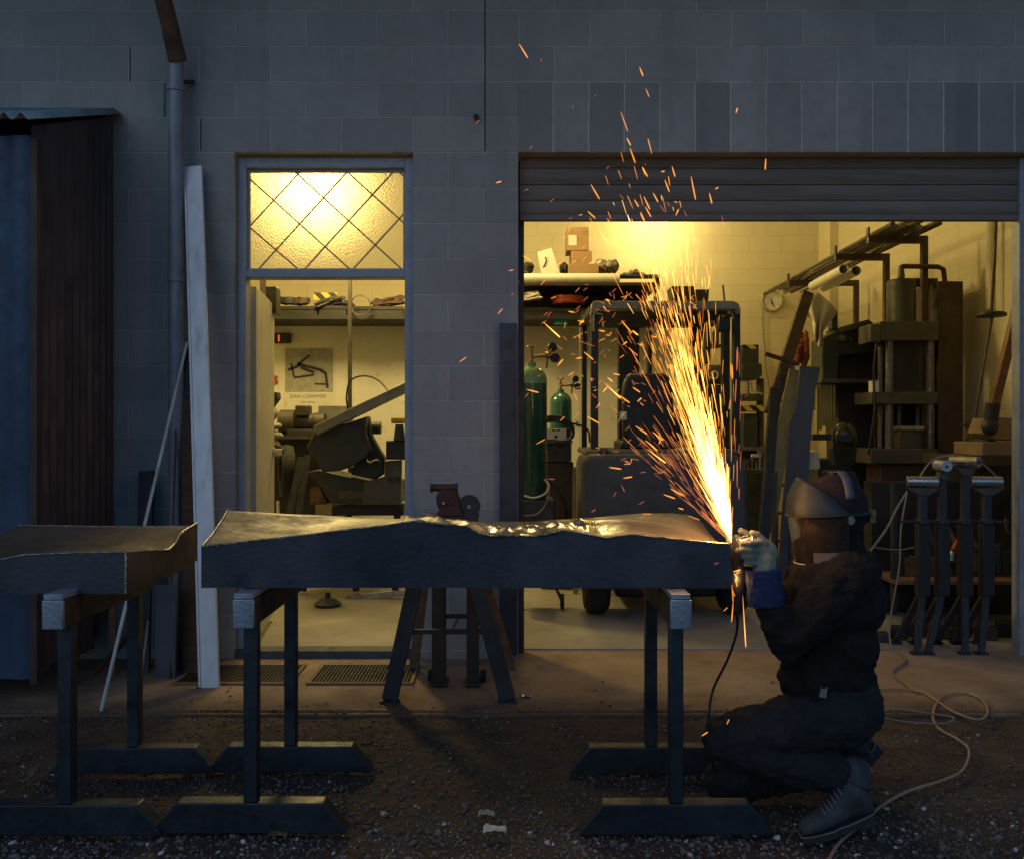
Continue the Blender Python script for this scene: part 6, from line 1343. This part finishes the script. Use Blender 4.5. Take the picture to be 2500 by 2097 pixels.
for mi in range(4):
    m_ = MB(); m_.lathe((0, 0, 0), [(.001, 0), (.45, .06), (.8, .3), (1, .7), (.8, .93), (.3, .995), (.001, 1)], 10)
    me = bpy.data.meshes.new('spark'); me.from_pydata(m_.v, [], m_.f); me.shade_smooth(); me.materials.append(SP[mi]); unit.append(me)
G1 = 'glowing spark streaks from the grinder'
labels = ['white-hot spark streak in the plume above the grinder', 'bright yellow spark streak flying off the grinder', 'orange spark streak flying off the grinder', 'thin dull red spark streak drifting off the plume']
for s in sparks[:300]:
    a, b, r, mi = s; d = b - a
    if b.z < a.z and a.z > .85 and False: a, b = b, a
    o = bpy.data.objects.new('spark', unit[mi]); COL.objects.link(o); o.location = a; o.rotation_mode = 'QUATERNION'; o.rotation_quaternion = d.to_track_quat('Z', 'Y'); o.scale = (r, r, d.length)
    tag(o, labels[mi], 'spark', G1)
base = unit[0]; bv = [v.co.copy() for v in base.vertices]; bf = [list(p_.vertices) for p_ in base.polygons]
vs, fs, ms = [], [], []
for a, b, r, mi in sparks[300:]:
    d = b - a; q_ = d.to_track_quat('Z', 'Y'); n0 = len(vs); L = d.length
    vs += [a + q_ @ Vector((v.x * r, v.y * r, v.z * L)) for v in bv]; fs += [[i + n0 for i in f] for f in bf]; ms += [mi] * len(bf)
SP2 = [emis('spray_white', (1, .52, .10), 1.5, False), emis('spray_yellow', (1, .34, .035), 1.25, False), emis('spray_orange', (1, .30, .05), .9, False), emis('spray_red', (1, .22, .08), .5, False)]
for m in SP2:      # glowing gas-like streaks add up where they cross
    t = m.node_tree; e = [x for x in t.nodes if x.type == 'EMISSION'][0]; o_ = [x for x in t.nodes if x.type == 'OUTPUT_MATERIAL'][0]
    ad = N(t, 'ShaderNodeAddShader'); tr = N(t, 'ShaderNodeBsdfTransparent'); e.inputs[1].default_value *= .5
    t.links.new(e.outputs[0], ad.inputs[0]); t.links.new(tr.outputs[0], ad.inputs[1]); t.links.new(ad.outputs[0], o_.inputs[0]); m.cycles.emission_sampling = 'NONE'
me = bpy.data.meshes.new('spark_spray'); me.from_pydata(vs, [], fs)
for m in SP2: me.materials.append(m)
me.polygons.foreach_set('material_index', ms); me.shade_smooth()
o = bpy.data.objects.new('spark_spray', me); COL.objects.link(o); tag(o, 'dense fan of fine glowing sparks rising from the grinder', None, kind='stuff')
# light given off by the spark plume
ORG = (1, .50, .16)
lamp('spark_glow', O + Vector((-.035, -.01, .10)), 1.2, ORG, .03)
lamp('spark_glow', O + Vector((-.10, 0, .38)), 2.6, ORG, .08)
lamp('spark_glow', O + Vector((-.16, .02, .62)), 2.2, ORG, .10)
lamp('spark_glow', O + Vector((-.24, .02, .95)), 4.0, ORG, .12)
lamp('spark_glow', O + Vector((.015, .0, -.12)), .25, ORG, .02)
